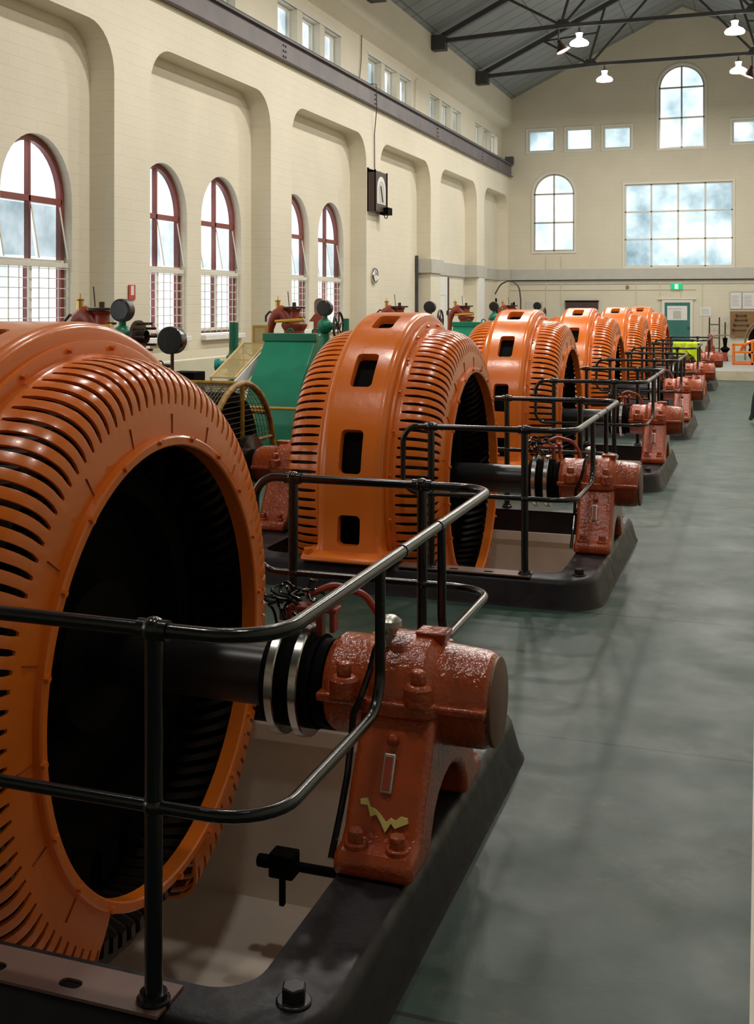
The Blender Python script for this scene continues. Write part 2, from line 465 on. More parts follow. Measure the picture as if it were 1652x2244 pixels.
# end wall
we = MB()
EW = []    # rectangular holes
ROW = [(-8.32, -7.31), (-6.88, -5.90), (-5.50, -4.49), (-0.95, 0.06), (0.5, 1.5), (1.95, 2.95)]
ROWZ = (7.88, 8.70)
BIG = (-4.72, -0.93, 3.46, 6.52)
ARCHES = [(-8.10, -6.58, 4.09, 7.02), (-3.50, -1.90, 7.80, 10.82), (1.24, 2.76, 4.09, 7.02)]
eh = [[(a, ROWZ[0]), (b, ROWZ[0]), (b, ROWZ[1]), (a, ROWZ[1])] for a, b in ROW]
eh.append([(BIG[0], BIG[2]), (BIG[1], BIG[2]), (BIG[1], BIG[3]), (BIG[0], BIG[3])])
eh += [archloop(*a) for a in ARCHES]
we.fill([(-9.7, 0), (XR + 0.1, 0), (XR + 0.1, ZE + .1), (XM, ZR + 0.1), (-9.7, ZE - 0.25)], eh, lambda x, z: (x, YW, z))
for h in eh: we.strip(h, lambda x, z: (x, YW, z), lambda x, z: (x, YW + 0.25, z))
struct(we.build('wall_back', M['wall_x'], fixn=False))

# right wall and the wall behind the camera (out of the picture, they close the room)
wr = MB()
RW = [[(1.5 + 6 * j, 7.5), (5.4 + 6 * j, 7.5), (5.4 + 6 * j, 8.4), (1.5 + 6 * j, 8.4)] for j in range(4, 7)]
wr.fill([(YB, 0), (YW, 0), (YW, 10.0), (YB, 10.0)], RW, lambda y, z: (XR, y, z))
for h in RW: wr.strip(h, lambda y, z: (XR, y, z), lambda y, z: (XR + 0.3, y, z))
struct(wr.build('wall_right', M['wall_y'], fixn=False))
wf = MB().fill([(-9.6, 0), (XR + 0.1, 0), (XR + 0.1, ZE), (XM, ZR + 0.2), (-9.6, ZE)], [], lambda x, z: (x, YB, z))
struct(wf.build('wall_front', M['wall_x'], fixn=False))

# ceiling: two boarded slopes
ce = MB()
for sx in (-1, 1):
    xe = XM + sx * 6.9; ze = ZR - 6.9 * (ZR - ZE) / 6.28
    ce.add([(XM, YB - .2, ZR), (XM, YW + .4, ZR), (xe, YW + .4, ze), (xe, YB - .2, ze), (XM, YB - .2, ZR + .15), (XM, YW + .4, ZR + .15), (xe, YW + .4, ze + .15), (xe, YB - .2, ze + .15)],
           [(0, 1, 2, 3), (4, 7, 6, 5), (0, 3, 7, 4), (1, 5, 6, 2), (2, 6, 7, 3)])
struct(ce.build('ceiling', M['roof'], smooth=0))

# floor with a sunken pit under every generator; raised deck at the far end
Y0, DY, ZS, NM = 4.212, 5.4, 0.6663, 6
PX0, PX1, PH, PD = -3.62, -1.28, 1.27, -0.9
YSTEP, ZSTEP = 34.3, 0.25
fl = MB()
ys = [YB]
for k in range(NM): ys += [Y0 + DY * k - PH, Y0 + DY * k + PH]
ys.append(YSTEP)
def quad(mb, x0, x1, y0, y1, z): mb.add([(x0, y0, z), (x1, y0, z), (x1, y1, z), (x0, y1, z)], [(0, 1, 2, 3)])
quad(fl, PX1, XR + .1, YB, YSTEP, 0)
quad(fl, -9.6, PX0, YB, YSTEP, 0)
for i in range(0, len(ys), 2): quad(fl, PX0, PX1, ys[i], ys[i + 1], 0)
fl.cur = 1
for k in range(NM):
    a, b = Y0 + DY * k - PH, Y0 + DY * k + PH
    L = [(PX0, a), (PX1, a), (PX1, b), (PX0, b)]
    fl.strip(L, lambda x, y: (x, y, 0), lambda x, y: (x, y, PD))
    quad(fl, PX0, PX1, a, b, PD)
    fl.box((PX0, b - 0.05, -0.075), (PX1, b, -0.0))          # pale ledge along the top of the pit
fl.cur = 2
quad(fl, -9.6, XR + .1, YSTEP, YW, ZSTEP)
fl.cur = 3
fl.add([(-9.6, YSTEP, 0), (XR + .1, YSTEP, 0), (XR + .1, YSTEP, ZSTEP), (-9.6, YSTEP, ZSTEP)], [(0, 1, 2, 3)])
struct(fl.build('floor', [M['floor'], M['pit'], M['deck'], M['kerb']], smooth=0, fixn=False))
# painted edge line running down the aisle at the right of the picture
t = MB().box((-0.03, 1.2, 0), (0.03, YSTEP, 0.004)); struct(t.build('trim_1', M['kerb'], smooth=0))
# plinth along the foot of the left wall
t = MB()
t.box((XW, YB, 0), (XW + 0.12, 33.0, 1.18)); struct(t.build('baseboard_left', M['plinth'], bevel=0.02))
# grey band on the far bays and end wall
t = MB(); z0, z1 = 3.0, 3.40
def bandrun(y0, y1, x): t.box((x - 0.1, y0, z0), (x + 0.07, y1, z1))
for a, b in ((33.3, 34.6), (39.2, 40.6), (44.6, YW)): bandrun(a, b, XW)
bandrun(34.66, 39.14, XN); bandrun(40.66, 44.59, XN)
t.box((XN + .001, 44.595, z0 + .002), (XW + .068, 44.65, z1 - .002))
for a, b in ((33.3, 34.6), (39.2, 40.6)):
    for y, d in ((a, -.05), (b, .05)): t.box((XN + .001, min(y, y + d), z0 + .002), (XW + .068, max(y, y + d), z1 - .002))
t.box((XW + .072, YW - 0.07, z0), (XR, YW, z1))
t.box((XW, YW - 0.03, 2.83), (XR, YW, 2.9))
struct(t.build('trim_2', M['band'], smooth=0))
t = MB(); t.box((XW, YW - 0.1, 2.975), (XR, YW, 3.0)); struct(t.build('trim_3', M['dark'], smooth=0))
t = MB()
for x in (-7.62, -7.05, -4.3, -3.45, -2.72, -1.98):
    t.tube([(x, YW - 0.02, 0.6), (x, YW - 0.02, 3.9 if x < -6 else 3.5)], 0.016, 6)
t.tube([(-9.0, YW - 0.02, 2.62), (-2.2, YW - 0.02, 2.62)], 0.012, 6)
struct(t.build('trim_4', M['plinth']))


# ------------------------------------------------------------------ windows
def offs_arch(y0, y1, z0, z1, d): return archloop(y0 + d, y1 - d, z0 + d, z1 - d)


wn = 0
def left_window(y0, y1, lower=True):
    global wn
    wn += 1
    f = MB(); a, b = XG - 0.04, XG + 0.05; z0, z1 = 1.56, 4.47; cy = (y0 + y1) / 2
    f.ringprism(offs_arch(y0, y1, z0, z1, 0.0), offs_arch(y0, y1, z0, z1, 0.085), 'X', a, b)
    f.box((a, y0 + .05, 3.53), (b, y1 - .05, 3.62)); f.box((a + .01, cy - 0.028, 2.7), (b, cy + 0.028, 4.40))
    f.box((a, cy - 0.045, z0), (b, cy + 0.045, 2.7))
    fo = f.build('window_%d' % wn, M['redframe'], bevel=0.006); struct(fo)
    g = MB(); g.fill(offs_arch(y0, y1, z0, z1, 0.05), [], lambda y, z: (XG - 0.01, y, z)); g.build('pane', M['glass'], fo, smooth=0, fixn=False)
    t = MB(); t.box((XG + 0.04, y0, 2.62), (XG + 0.13, y1, 2.69)); t.box((XG + 0.03, y0 + .02, 2.69), (XG + 0.06, y1 - .02, 2.73)); t.box((XG + 0.05, y0 + .04, 1.60), (XG + 0.11, y1 - .04, 1.66))
    for q in (0.36,): t.box((XG + 0.06, y0 + q * 1.74 + .16, 1.6), (XG + 0.10, y0 + q * 1.74 + .22, 2.65))
    for s in (0.08, cy - y0 + 0.03, y1 - y0 - 0.12):      # stays of the hopper lights that open inwards
        t.bar((XG + 0.05, y0 + s, 3.50), (XG + 0.17, y0 + s + 0.02, 2.74), 0.012, 0.03)
    t.build('transom', M['whiteframe'], fo, bevel=0.004)
    g = MB()
    for lo, hi in ((y0 + .09, cy - .03), (cy + .03, y1 - .09)):
        g.add([(XG + 0.16, lo, 2.76), (XG + 0.16, hi, 2.76), (XG + 0.05, hi, 3.50), (XG + 0.05, lo, 3.50)], [(0, 1, 2, 3)])
    g.build('hopper_pane', M['glass'], fo, smooth=0, fixn=False)
    t = MB(); n = 7
    for i in range(n + 1):
        y = y0 + 0.03 + (1.74 - .06) * i / n; t.box((XG + 0.115, y - .006, 1.58), (XG + 0.125, y + .006, 2.64))
    for i in range(8):
        z = 1.62 + 0.14 * i; t.box((XG + 0.115, y0, z - .006), (XG + 0.125, y1, z + .006))
    t.build('wire_guard', M['wire'], fo, smooth=0)
    t = MB().box((XG - .05, y0 - 0.0, 1.44), (XN + 0.10, y1 + 0.0, 1.535)); t.build('sill', M['white'], fo, bevel=0.01)


for y0_, y1_ in WIN:
    if y0_ > 12.5: left_window(y0_, y1_)
for (a, b) in CLER:
    if a < 16: continue
    wn += 1
    f = MB(); x0, x1 = XU - 0.24, XU - 0.17
    first = None; g = MB()
    for (y0_, y1_) in rects:
        if y0_ < a - 0.01 or y1_ > b + 0.01: continue
        f.ringprism([(y0_, CZ0), (y1_, CZ0), (y1_, CZ1), (y0_, CZ1)], [(y0_ + .05, CZ0 + .05), (y1_ - .05, CZ0 + .05), (y1_ - .05, CZ1 - .05), (y0_ + .05, CZ1 - .05)], 'X', x0, x1)
        g.box((x0 + .02, y0_ + .04, CZ0 + .04), (x0 + .03, y1_ - .04, CZ1 - .04))
    f.box((XU - .02, a - .03, CZ0 - .05), (XU + .03, b + .03, CZ0)); f.box((XU - .02, a - .06, CZ1), (XU + .02, b + .06, CZ1 + .06))
    fo = struct(f.build('window_%d' % wn, M['whiteframe'], smooth=0)); g.build('pane', M['glass'], fo, smooth=0)


def end_rect(x0, x1, z0, z1, nx, nz, fr=0.07, mat='whiteframe', trim=True):
    global wn
    wn += 1
    f = MB(); a, b = YW + 0.06, YW + 0.14
    f.ringprism([(x0, z0), (x1, z0), (x1, z1), (x0, z1)], [(x0 + fr, z0 + fr), (x1 - fr, z0 + fr), (x1 - fr, z1 - fr), (x0 + fr, z1 - fr)], 'Y', a, b)
    for i in range(1, nx): x = x0 + (x1 - x0) * i / nx; f.box((x - .03, a, z0), (x + .03, b, z1))
    for i in range(1, nz): z = z0 + (z1 - z0) * i / nz; f.box((x0, a, z - .03), (x1, b, z + .03))
    fo = struct(f.build('window_%d' % wn, M[mat], bevel=0.005))
    MB().box((x0 + .03, YW + .10, z0 + .03), (x1 - .03, YW + .108, z1 - .03)).build('pane', M['glassend'], fo, smooth=0)
    t = MB(); t.ringprism([(x0 - .08, z0 - .08), (x1 + .08, z0 - .08), (x1 + .08, z1 + .08), (x0 - .08, z1 + .08)], [(x0, z0), (x1, z0), (x1, z1), (x0, z1)], 'Y', YW - 0.035, YW + 0.02)
    t.build('casing', M['whiteframe'], fo, bevel=0.01)
    return fo


for a, b in ROW[:4]: end_rect(a, b, ROWZ[0], ROWZ[1], 1, 1, 0.06)
end_rect(BIG[0], BIG[1], BIG[2], BIG[3], 4, 3, 0.05)
for (x0, x1, z0, z1) in ARCHES[:2]:
    wn += 1; f = MB(); a, b = YW + 0.06, YW + 0.13; c = (x0 + x1) / 2; zs = z1 - (x1 - x0) / 2
    f.ringprism(archloop(x0, x1, z0, z1), offs_arch(x0, x1, z0, z1, 0.055), 'Y', a, b)
    f.box((c - .03, a, z0), (c + .03, b, z1 - .03))
    for z in (zs, (z0 + zs) / 2): f.box((x0, a, z - .03), (x1, b, z + .03))
    fo = struct(f.build('window_%d' % wn, M['truss'] if False else M['alu'], bevel=0.005))
    MB().fill(offs_arch(x0, x1, z0, z1, 0.03), [], lambda x, z: (x, YW + .10, z)).build('pane', M['glassend'], fo, smooth=0, fixn=False)
    t = MB(); t.ringprism(archloop(x0 - .09, x1 + .09, z0 - .09, z1 + .09), archloop(x0, x1, z0, z1), 'Y', YW - 0.035, YW + 0.02)
    t.build('casing', M['whiteframe'], fo, bevel=0.01)

# crane girder along the left wall
root = empty('crane_girder', (-9.0, 19, ZL), 'long purple-grey steel crane girder resting on the left wall ledge below the high windows', 'girder')
g = MB(); L0, L1 = YB - 19, 45.0 - 19
g.box((-0.16, L0, 0.0), (0.14, L1, 0.03)); g.box((-0.03, L0, 0.03), (0.06, L1, 0.42)); g.box((-0.16, L0, 0.42), (0.14, L1, 0.46))
for y in range(-24, 26, 6):
    for i in range(3):
        for j in range(2): g.cyl((0.05, y + 2.9 + j * .12, 0.1 + i * .11), (0.085, y + 2.9 + j * .12, 0.1 + i * .11), 0.022, seg=8)
g.build('web_and_flanges', M['girder'], root, bevel=0.004)
g = MB().box((-0.04, L0, 0.46), (0.035, L1, 0.55)); g.build('crane_rail', M['truss'], root, bevel=0.01)
g = MB().box((-0.12, L1 - .35, 0.46), (0.2, L1 - .15, 0.75)); g.build('end_stop', M['truss'], root, bevel=0.02)


# ------------------------------------------------------------------ roof trusses and lamps
def roofz(x): return ZR - abs(x - XM) * (ZR - ZE) / 6.28


def make_truss():
    r = empty('roof_truss', (XM, 0, 9.65))
    def P(x, z): return (x - XM, 0, z - 9.65)
    hl, jl = XM - 5.98, XM - 2.52
    m = MB()
    for s in (-1, 1):
        xx = lambda x: XM + s * (XM - x)
        m.bar(P(xx(hl), 9.72), P(xx(jl), 9.88), 0.12, 0.12)
    m.bar(P(jl, 9.88), P(2 * XM - jl, 9.88), 0.10, 0.10)
    m.build('bottom_chord', M['truss'], r)
    for s in (-1, 1):
        xx = lambda x: XM + s * (XM - x)
        MB().bar(P(xx(hl), roofz(hl) - .22), P(XM, ZR - .22), 0.13, 0.15).build('top_chord', M['truss'], r)
        for x1, z1, x2 in ((-6.74, None, jl), (-4.7, None, jl - .06)):
            MB().bar(P(xx(x1), roofz(x1) - .22), P(xx(x2), 9.88), 0.07, 0.07).build('strut', M['truss'], r)
        MB().bar(P(xx(jl), 9.88), P(XM, ZR - .3), 0.07, 0.07).build('diagonal', M['truss'], r)
        MB().bar(P(xx(-6.74), roofz(-6.74) - .25), P(xx(-4.95), 10.9), 0.05, 0.05).build('diagonal', M['truss'], r)
        MB().prism([(xx(jl) - XM - .28, .17), (xx(jl) - XM + .28, .17), (xx(jl) - XM + .12, .42), (xx(jl) - XM - .12, .42)], 'Y', -.02, .02).build('gusset', M['truss'], r)
        MB().box((xx(hl) - XM - .28, -.16, -.2), (xx(hl) - XM + .12, .16, .24)).build('heel_bracket', M['truss'], r, bevel=0.01)
    return r


def make_lamp():
    r = empty('pendant_lamp', (0, 0, 0))
    MB().cyl((0, 0, -.02), (0, 0, -.16), 0.02, seg=8).build('hanger', M['truss'], r)
    MB().lathe([(-.12, 0.0), (-.13, .06), (-.18, .075), (-.185, .0)], 'Z', seg=16).build('ballast_box', M['truss'], r)
    g = MB(); g.lathe([(-.185, 0.0), (-.19, .10), (-.26, .08), (-.32, .075), (-.36, .13)], 'Z', seg=20)
    g.lathe([(-.36, .13), (-.41, .22), (-.47, .265), (-.52, .25), (-.55, .0)], 'Z', seg=24)
    g.build('refractor_glass', M['lampglow'], r)
    ld = bpy.data.lights.new('lamp_light', 'AREA'); ld.shape = 'DISK'; ld.size = 0.5; ld.energy = LAMP_POWER; ld.color = (1.0, 0.945, 0.86)
    o = bpy.data.objects.new('lamp_light', ld); COL.objects.link(o); o.parent = r; o.location = (0, 0, -.58)
    return r


TR = [15.4, 21.4, 27.4, 33.4, 39.1, 9.4, 3.4]
tlab = {33.4: 'dark steel roof truss nearer the camera, second from the far gable wall', 39.1: 'dark steel roof truss closest to the far gable wall'}
tr0 = make_truss(); lm0 = make_lamp(); first = True; l1 = True
for y in TR:
    o = tr0 if first else copy_tree(tr0)
    first = False; o.location.y = y
    tag(o, tlab.get(y, 'dark steel roof truss overhead, above the top edge of the photo'), 'roof truss', 'steel roof trusses')
    for x, side in ((-4.73, 'left'), (-0.64, 'right')):
        l = lm0 if l1 else copy_tree(lm0)
        l1 = False; l.location = (x, y, 9.83)
        if y < 12:
            for c_ in kids(l):
                if c_.type == 'LIGHT': c_.data = c_.data.copy(); c_.data.energy = DIM_POWER
        where = {33.4: 'on the nearer visible truss', 39.1: 'on the truss by the far wall'}.get(y, 'on a truss above the photo top')
        tag(l, 'bright glass pendant lamp, %s one of two %s' % (side, where), 'lamp', 'pendant lamps under the roof trusses')


def make_flood(label, loc, tilt):
    r = empty('floodlight', loc, label, 'lamp', 'tilted dark floodlights')
    MB().cyl((0, 0, 0), (0, 0, -.34), 0.025, seg=8).build('hanger', M['truss'], r)
    s = MB().lathe([(0, .0), (-.02, .06), (-.12, .07), (-.34, .20), (-.36, .20), (-.34, .185), (-.14, .06), (-.14, 0)], 'Z', seg=20)
    s.xf(Matrix.Translation((0, 0, -.30)) @ Matrix.Rotation(tilt, 4, 'Y')); s.build('shade', M['brown'], r)
    s = MB().lathe([(-.335, .0), (-.335, .18), (-.30, .165), (-.30, 0)], 'Z', seg=20)
    s.xf(Matrix.Translation((0, 0, -.30)) @ Matrix.Rotation(tilt, 4, 'Y')); s.build('lens', M['lampglow'], r)


make_flood('dark conical floodlight tilted to the right, hung left of the lamps on the nearer truss', (-5.3, 33.4, 9.80), rad(-22))
make_flood('dark conical floodlight at the right edge, hung from the truss closest to the far wall', (-0.25, 39.1, 9.80), rad(22))


# ------------------------------------------------------------------ generators
XC = -2.85; DZ = ZS - 0.2     # generator roots stand on the base top (z = 0.2); shaft is DZ above

def ypath(n_arc=96):
    """yoke outline in (y, z) about the shaft: foot, leg, arch, leg, foot; returns points with outward normals"""
    R = 1.36; pts = []
    legs = [(-1.40, -.462), (-1.385, -.42), (-1.375, -.36), (-1.368, -.24), (-1.362, -.12)]
    for p in legs: pts.append((p, (-1.0, 0.0)))
    for k in range(n_arc + 1):
        a = PI - PI * k / n_arc; pts.append(((R * math.cos(a), R * math.sin(a)), (math.cos(a), math.sin(a))))
    for p in reversed(legs): pts.append(((-p[0], p[1]), (1.0, 0.0)))
    return pts


def yoke_mesh():
    R = 1.36
    def P(ang, x, dep=0.0):   # ang from the top towards the camera (deg), may run past 90 down the leg
        if abs(ang) <= 90: a = rad(ang); return (x, -(R - dep) * math.sin(a), (R - dep) * math.cos(a))
        s = 1 if ang > 0 else -1; z = -(abs(ang) - 90) / 57.3 * R
        fl = 0.04 * max(0, (-z - .1) / .36) ** 2
        return (x, -s * (R - dep + fl), z)
    end = 90 + 0.464 / 1.36 * 57.3
    wins = []
    for s in (-1, 1): wins += [(s * 17.9, 6.6), (s * 46.8, 7.0), (s * 75.7, 7.0), (s * 100.2, 4.7)]
    wins.sort()
    xe = 0.19
    m = MB()
    N = 9   # samples per side
    def patch(a0, a1, wc, wh):
        # rounded-rectangle window in an outer rectangle, quads between, then the reveal going inwards
        inner = rrect(-.085, wc - wh, .09, wc + wh, 0.0, 1)
        # build in metric space for the rounding
        k = 57.3 / R
        r = 0.035; x0, x1, b0, b1 = -.085, .09, (wc - wh) / k, (wc + wh) / k
        def side(p, q, n): return [(p[0] + (q[0] - p[0]) * i / n, p[1] + (q[1] - p[1]) * i / n) for i in range(n)]
        def rloop(x0, x1, y0, y1, rr):
            L = []
            cs = [((x1 - rr, y0 + rr), -90), ((x1 - rr, y1 - rr), 0), ((x0 + rr, y1 - rr), 90), ((x0 + rr, y0 + rr), 180)]
            for (c, a) in cs:
                arc = [(c[0] + rr * math.cos(rad(a + 90 * i / 4)), c[1] + rr * math.sin(rad(a + 90 * i / 4))) for i in range(5)]
                L.append(arc)
            out = []
            for i in range(4):
                out += L[i]
                nx = L[(i + 1) % 4][0]; out += side(L[i][-1], nx, 10 if i in (0, 2) else 4)[1:]
            return out
        inn = rloop(x0, x1, b0, b1, r)
        out = rloop(-xe, xe, a0 / k, a1 / k, 0.0005)
        n = len(inn); lv = 3; vs = []; fs = []
        for t in range(lv + 1):
            f = t / lv
            for i in range(n):
                x = inn[i][0] * (1 - f) + out[i][0] * f; y = inn[i][1] * (1 - f) + out[i][1] * f
                vs.append(P(y * k, x))
        for t in range(lv):
            for i in range(n): j = (i + 1) % n; fs.append((t * n + i, t * n + j, (t + 1) * n + j, (t + 1) * n + i))
        m.add(vs, fs)
        vs = [P(p[1] * k, p[0]) for p in inn] + [P(p[1] * k, p[0], 0.012) for p in [(q[0] * .97, (q[1] - wc / k) * .985 + wc / k) for q in inn]] + [P(p[1] * k, p[0], 0.07) for p in [(q[0] * .97, (q[1] - wc / k) * .985 + wc / k) for q in inn]]
        m.add(vs, [(t * n + i, t * n + (i + 1) % n, (t + 1) * n + (i + 1) % n, (t + 1) * n + i) for t in range(2) for i in range(n)])
    def plain(a0, a1):
        n = max(2, int(abs(a1 - a0) / 1.8)); vs = []
        for i in range(n + 1):
            for x in (-xe, 0, xe): vs.append(P(a0 + (a1 - a0) * i / n, x))
        m.add(vs, [(i * 3 + c, i * 3 + c + 1, i * 3 + c + 4, i * 3 + c + 3) for i in range(n) for c in range(2)])
    pos = -end
    for wc, wh in wins:
        a0, a1 = wc - wh - 2.2, wc + wh + 2.2
        plain(pos, a0); patch(a0, a1, wc, wh); pos = a1
    plain(pos, end)
    # shoulders and side faces
    n = 150
    prof = [(xe, 0), (xe + .022, .003), (xe + .042, .012), (xe + .054, .026), (xe + .06, .045), (xe + .063, .09), (xe + .066, .14)]
    for s in (-1, 1):
        vs = []
        for i in range(n + 1):
            a = -end + 2 * end * i / n
            ex = 0.09 * max(0, (abs(a) - end + 5) / 5) ** 2      # flare into the feet
            for x, d in prof: vs.append(P(a, s * (x + (ex if x > xe + .05 else ex * .6 if x > xe else 0)), d))
        c = len(prof); m.add(vs, [(i * c + q, i * c + q + 1, (i + 1) * c + q + 1, (i + 1) * c + q) for i in range(n) for q in range(c - 1)])
    # inner dark drum side is another part; lower half ring in the pit
    vs = []; n = 40
    for i in range(n + 1):
        a = PI + PI * i / n
        for x in (-.256, .256): vs.append((x, 1.22 * math.cos(a), 1.22 * math.sin(a)))
    m.add(vs, [(2 * i, 2 * i + 1, 2 * i + 3, 2 * i + 2) for i in range(n)])
    return m


SH_PROF = []
def shield_profile():
    """(x, r) from the yoke flange round to the opening; param s in points"""
    P = [(0.262, 1.235), (0.285, 1.228), (0.30, 1.222)]
    # shoulder: superellipse from (0.32, 1.215) to (0.615, 1.005)
    for k in range(13):
        t = PI / 2 * (1 - k / 12)
        e = 0.80
        P.append((0.315 + 0.285 * math.cos(t) ** e, 1.03 + 0.187 * math.sin(t) ** e))
    P += [(0.604, 1.0), (0.608, 0.95), (0.61, 0.90), (0.61, 0.872)]
    return P


def shield_mesh(sgn):
    P = shield_profile(); NS = 108; m = MB()
    i0, i1 = 3, 15     # slots run between these profile rows
    cols = []          # angular fractions inside one pitch: bar | slot
    fr = [0.0, 0.05, 0.32, 0.59, 0.64]     # bar edges dip slightly, slot from .64 to 1
    nb = len(fr)
    vs = []; idx = {}
    np_ = len(P)
    # columns: for each pitch nb columns (bar), slot between last col and the next pitch's first
    C = NS * nb
    for c in range(C):
        q, f = divmod(c, nb); a = 2 * PI * (q + fr[f]) / NS
        for i, (x, r) in enumerate(P):
            d = 0.0
            if i0 <= i <= i1 and f in (0, nb - 1): d = 0.0004
            # narrow the slot at its ends for the rounded look
            aa = a
            if i in (i0, i1):
                if f == 0: aa = a - 2 * PI * 0.07 / NS
                if f == nb - 1: aa = a + 2 * PI * 0.07 / NS
            nx, nr = (P[min(i + 1, np_ - 1)][1] - P[max(i - 1, 0)][1]), -(P[min(i + 1, np_ - 1)][0] - P[max(i - 1, 0)][0])
            l = math.hypot(nx, nr) or 1; X = x + d * (nx / l); Rr = r + d * (nr / l)
            vs.append((sgn * X, Rr * math.cos(aa), Rr * math.sin(aa)))
    fs = []
    for c in range(C):
        c2 = (c + 1) % C; slot = (c % nb == nb - 1)
        if sgn > 0 and 244 < math.degrees(2 * PI * (c + .5) / C) < 288: continue      # bottom segment is left off
        for i in range(np_ - 1):
            if slot and i0 <= i < i1: continue
            fs.append((c * np_ + i, c * np_ + i + 1, c2 * np_ + i + 1, c2 * np_ + i))
    m.add(vs, fs)
    return m


def make_generator():
    r = empty('generator', (XC, 0, 0.2))
    T = Matrix.Translation((0, 0, DZ))
    yk = yoke_mesh().xf(T).build('yoke', M['orange'], r, smooth=40)
    for sy in (-1, 1):
        f = MB()
        f.prism([(sy * 1.475, -.466), (sy * 1.475, -.435), (sy * 1.40, -.395), (sy * 1.2, -.395), (sy * 1.2, -.466)], 'X', -.34, .36)
        f.xf(T); ft = f.build('foot', M['orange'], r, bevel=0.02, bseg=3)
        for x in (-.295, .315):
            MB().cyl((x, sy * 1.42, -.43), (x, sy * 1.42, -.375), 0.035, seg=6).xf(T).build('foot_bolt', M['orange'], ft, bevel=0.005)
    for sgn in (1, -1):
        s = shield_mesh(sgn).xf(T).build('end_shield', M['orange'], r, smooth=40)
        md = s.modifiers.new('thickness', 'SOLIDIFY'); md.thickness = 0.013; md.offset = -1; es = s.modifiers.new('crisp', 'EDGE_SPLIT'); es.split_angle = rad(42)
        # flange strip between yoke and shield
        m = MB().lathe([(sgn * .25, 1.285), (sgn * .275, 1.285), (sgn * .278, 1.28), (sgn * .278, 1.228), (sgn * .25, 1.22)], 'X', seg=96).xf(T)
        fl_ = m.build('flange_strip', M['orange'], r)
        if sgn > 0:
            for k in range(24):
                a = 2 * PI * (k + .5) / 24
                if math.sin(a) < -0.25: continue
                MB().cyl((.272, 1.257 * math.cos(a), 1.257 * math.sin(a)), (.297, 1.257 * math.cos(a), 1.257 * math.sin(a)), 0.012, seg=6).xf(T).build('flange_bolt', M['orange'], fl_, smooth=0)
        m = MB().lathe([(sgn * .57, .862), (sgn * .635, .862), (sgn * .642, .868), (sgn * .642, .896), (sgn * .636, .903), (sgn * .61, .905), (sgn * .60, .905)], 'X', seg=96).xf(T)
        rim = m.build('opening_rim', M['orange'], r)
        if sgn > 0:
            for k in range(20):
                a = 2 * PI * (k + .3) / 20
                MB().cyl((.638, .893 * math.cos(a), .893 * math.sin(a)), (.655, .893 * math.cos(a), .893 * math.sin(a)), 0.013, seg=6).xf(T).build('rim_bolt', M['orange'], rim, smooth=0)
            # seams in the shield face
            m = MB()
            for k in range(18):
                a = 2 * PI * (k + .25) / 18
                if 242 < math.degrees(a) < 290: continue
                m = MB(); m.bar((.6095, .91 * math.cos(a), .91 * math.sin(a)), (.6065, .99 * math.cos(a), .99 * math.sin(a)), 0.003, 0.008, up=(1, 0, 0))
                m.xf(T).build('face_seam', M['rustdull'], s, smooth=0)
    # stator core and end windings seen through the slots and the opening
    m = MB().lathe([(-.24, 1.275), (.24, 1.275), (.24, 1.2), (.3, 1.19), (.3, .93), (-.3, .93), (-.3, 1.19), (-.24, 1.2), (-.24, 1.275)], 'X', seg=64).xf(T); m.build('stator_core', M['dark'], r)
    n = 96
    for sgn in (1, -1):
        m = MB()
        for k in range(n):
            a = 2 * PI * k / n; pts = []
            for (x, rr, da) in ((.28, .95, 0), (.38, .95, .01), (.46, .97, .05), (.52, 1.02, .10), (.50, 1.08, .14), (.42, 1.12, .18), (.28, 1.13, .2)):
                pts.append((sgn * x, rr * math.cos(a + da), rr * math.sin(a + da)))
            m.tube(pts, 0.020, 5, cap=False)
        m.lathe([(sgn * .30, 1.165), (sgn * .46, 1.16), (sgn * .50, 1.10)], 'X', seg=48)
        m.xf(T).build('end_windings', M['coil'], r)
    m = MB()
    m.lathe([(-.33, 0), (-.33, .30), (-.22, .34), (-.22, .62), (-.34, .66), (-.34, .80), (.34, .80), (.34, .66), (.22, .62), (.22, .34), (.33, .30), (.33, 0)], 'X', seg=64)
    for k in range(24):
        a = 2 * PI * k / 24; c, s_ = math.cos(a), math.sin(a)
        m.bar((-.37, .83 * c, .83 * s_), (.37, .83 * c, .83 * s_), .13, .12, up=(0, c, s_))
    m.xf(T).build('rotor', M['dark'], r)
    m = MB().cyl((-1.05, 0, 0), (1.40, 0, 0), 0.115, seg=32); m.xf(T)
    m.build('shaft', M['shaft'], r)
    # slip rings
    for x in (1.15, 1.245):
        MB().lathe([(x - .018, .11), (x - .018, .205), (x - .014, .21), (x + .014, .21), (x + .018, .205), (x + .018, .11)], 'X', seg=48).xf(T).build('slip_ring', M['steel'], r)
    MB().lathe([(1.10, .11), (1.10, .175), (1.295, .175), (1.295, .11)], 'X', seg=40).xf(T).build('ring_hub', M['dark'], r)
    MB().lathe([(1.30, .11), (1.30, .16), (1.335, .16), (1.335, .11)], 'X', seg=40).xf(T).build('oil_thrower', M['dark'], r)
    # brush gear above the rings
    b = MB(); b.box((1.27, -.02, .17), (1.295, .03, .30)); b.box((1.325, -.02, .19), (1.345, .03, .31)); b.box((1.16, -.03, .265), (1.355, .04, .285)); b.cyl((1.33, -.05, .30), (1.33, .06, .30), .014, seg=8); b.box((1.12, -.02, .22), (1.17, .05, .27))
    bo = b.xf(T).build('brush_bracket', M['rustdull'], r, bevel=0.006)
    c = MB(); rnd = random.Random(3)
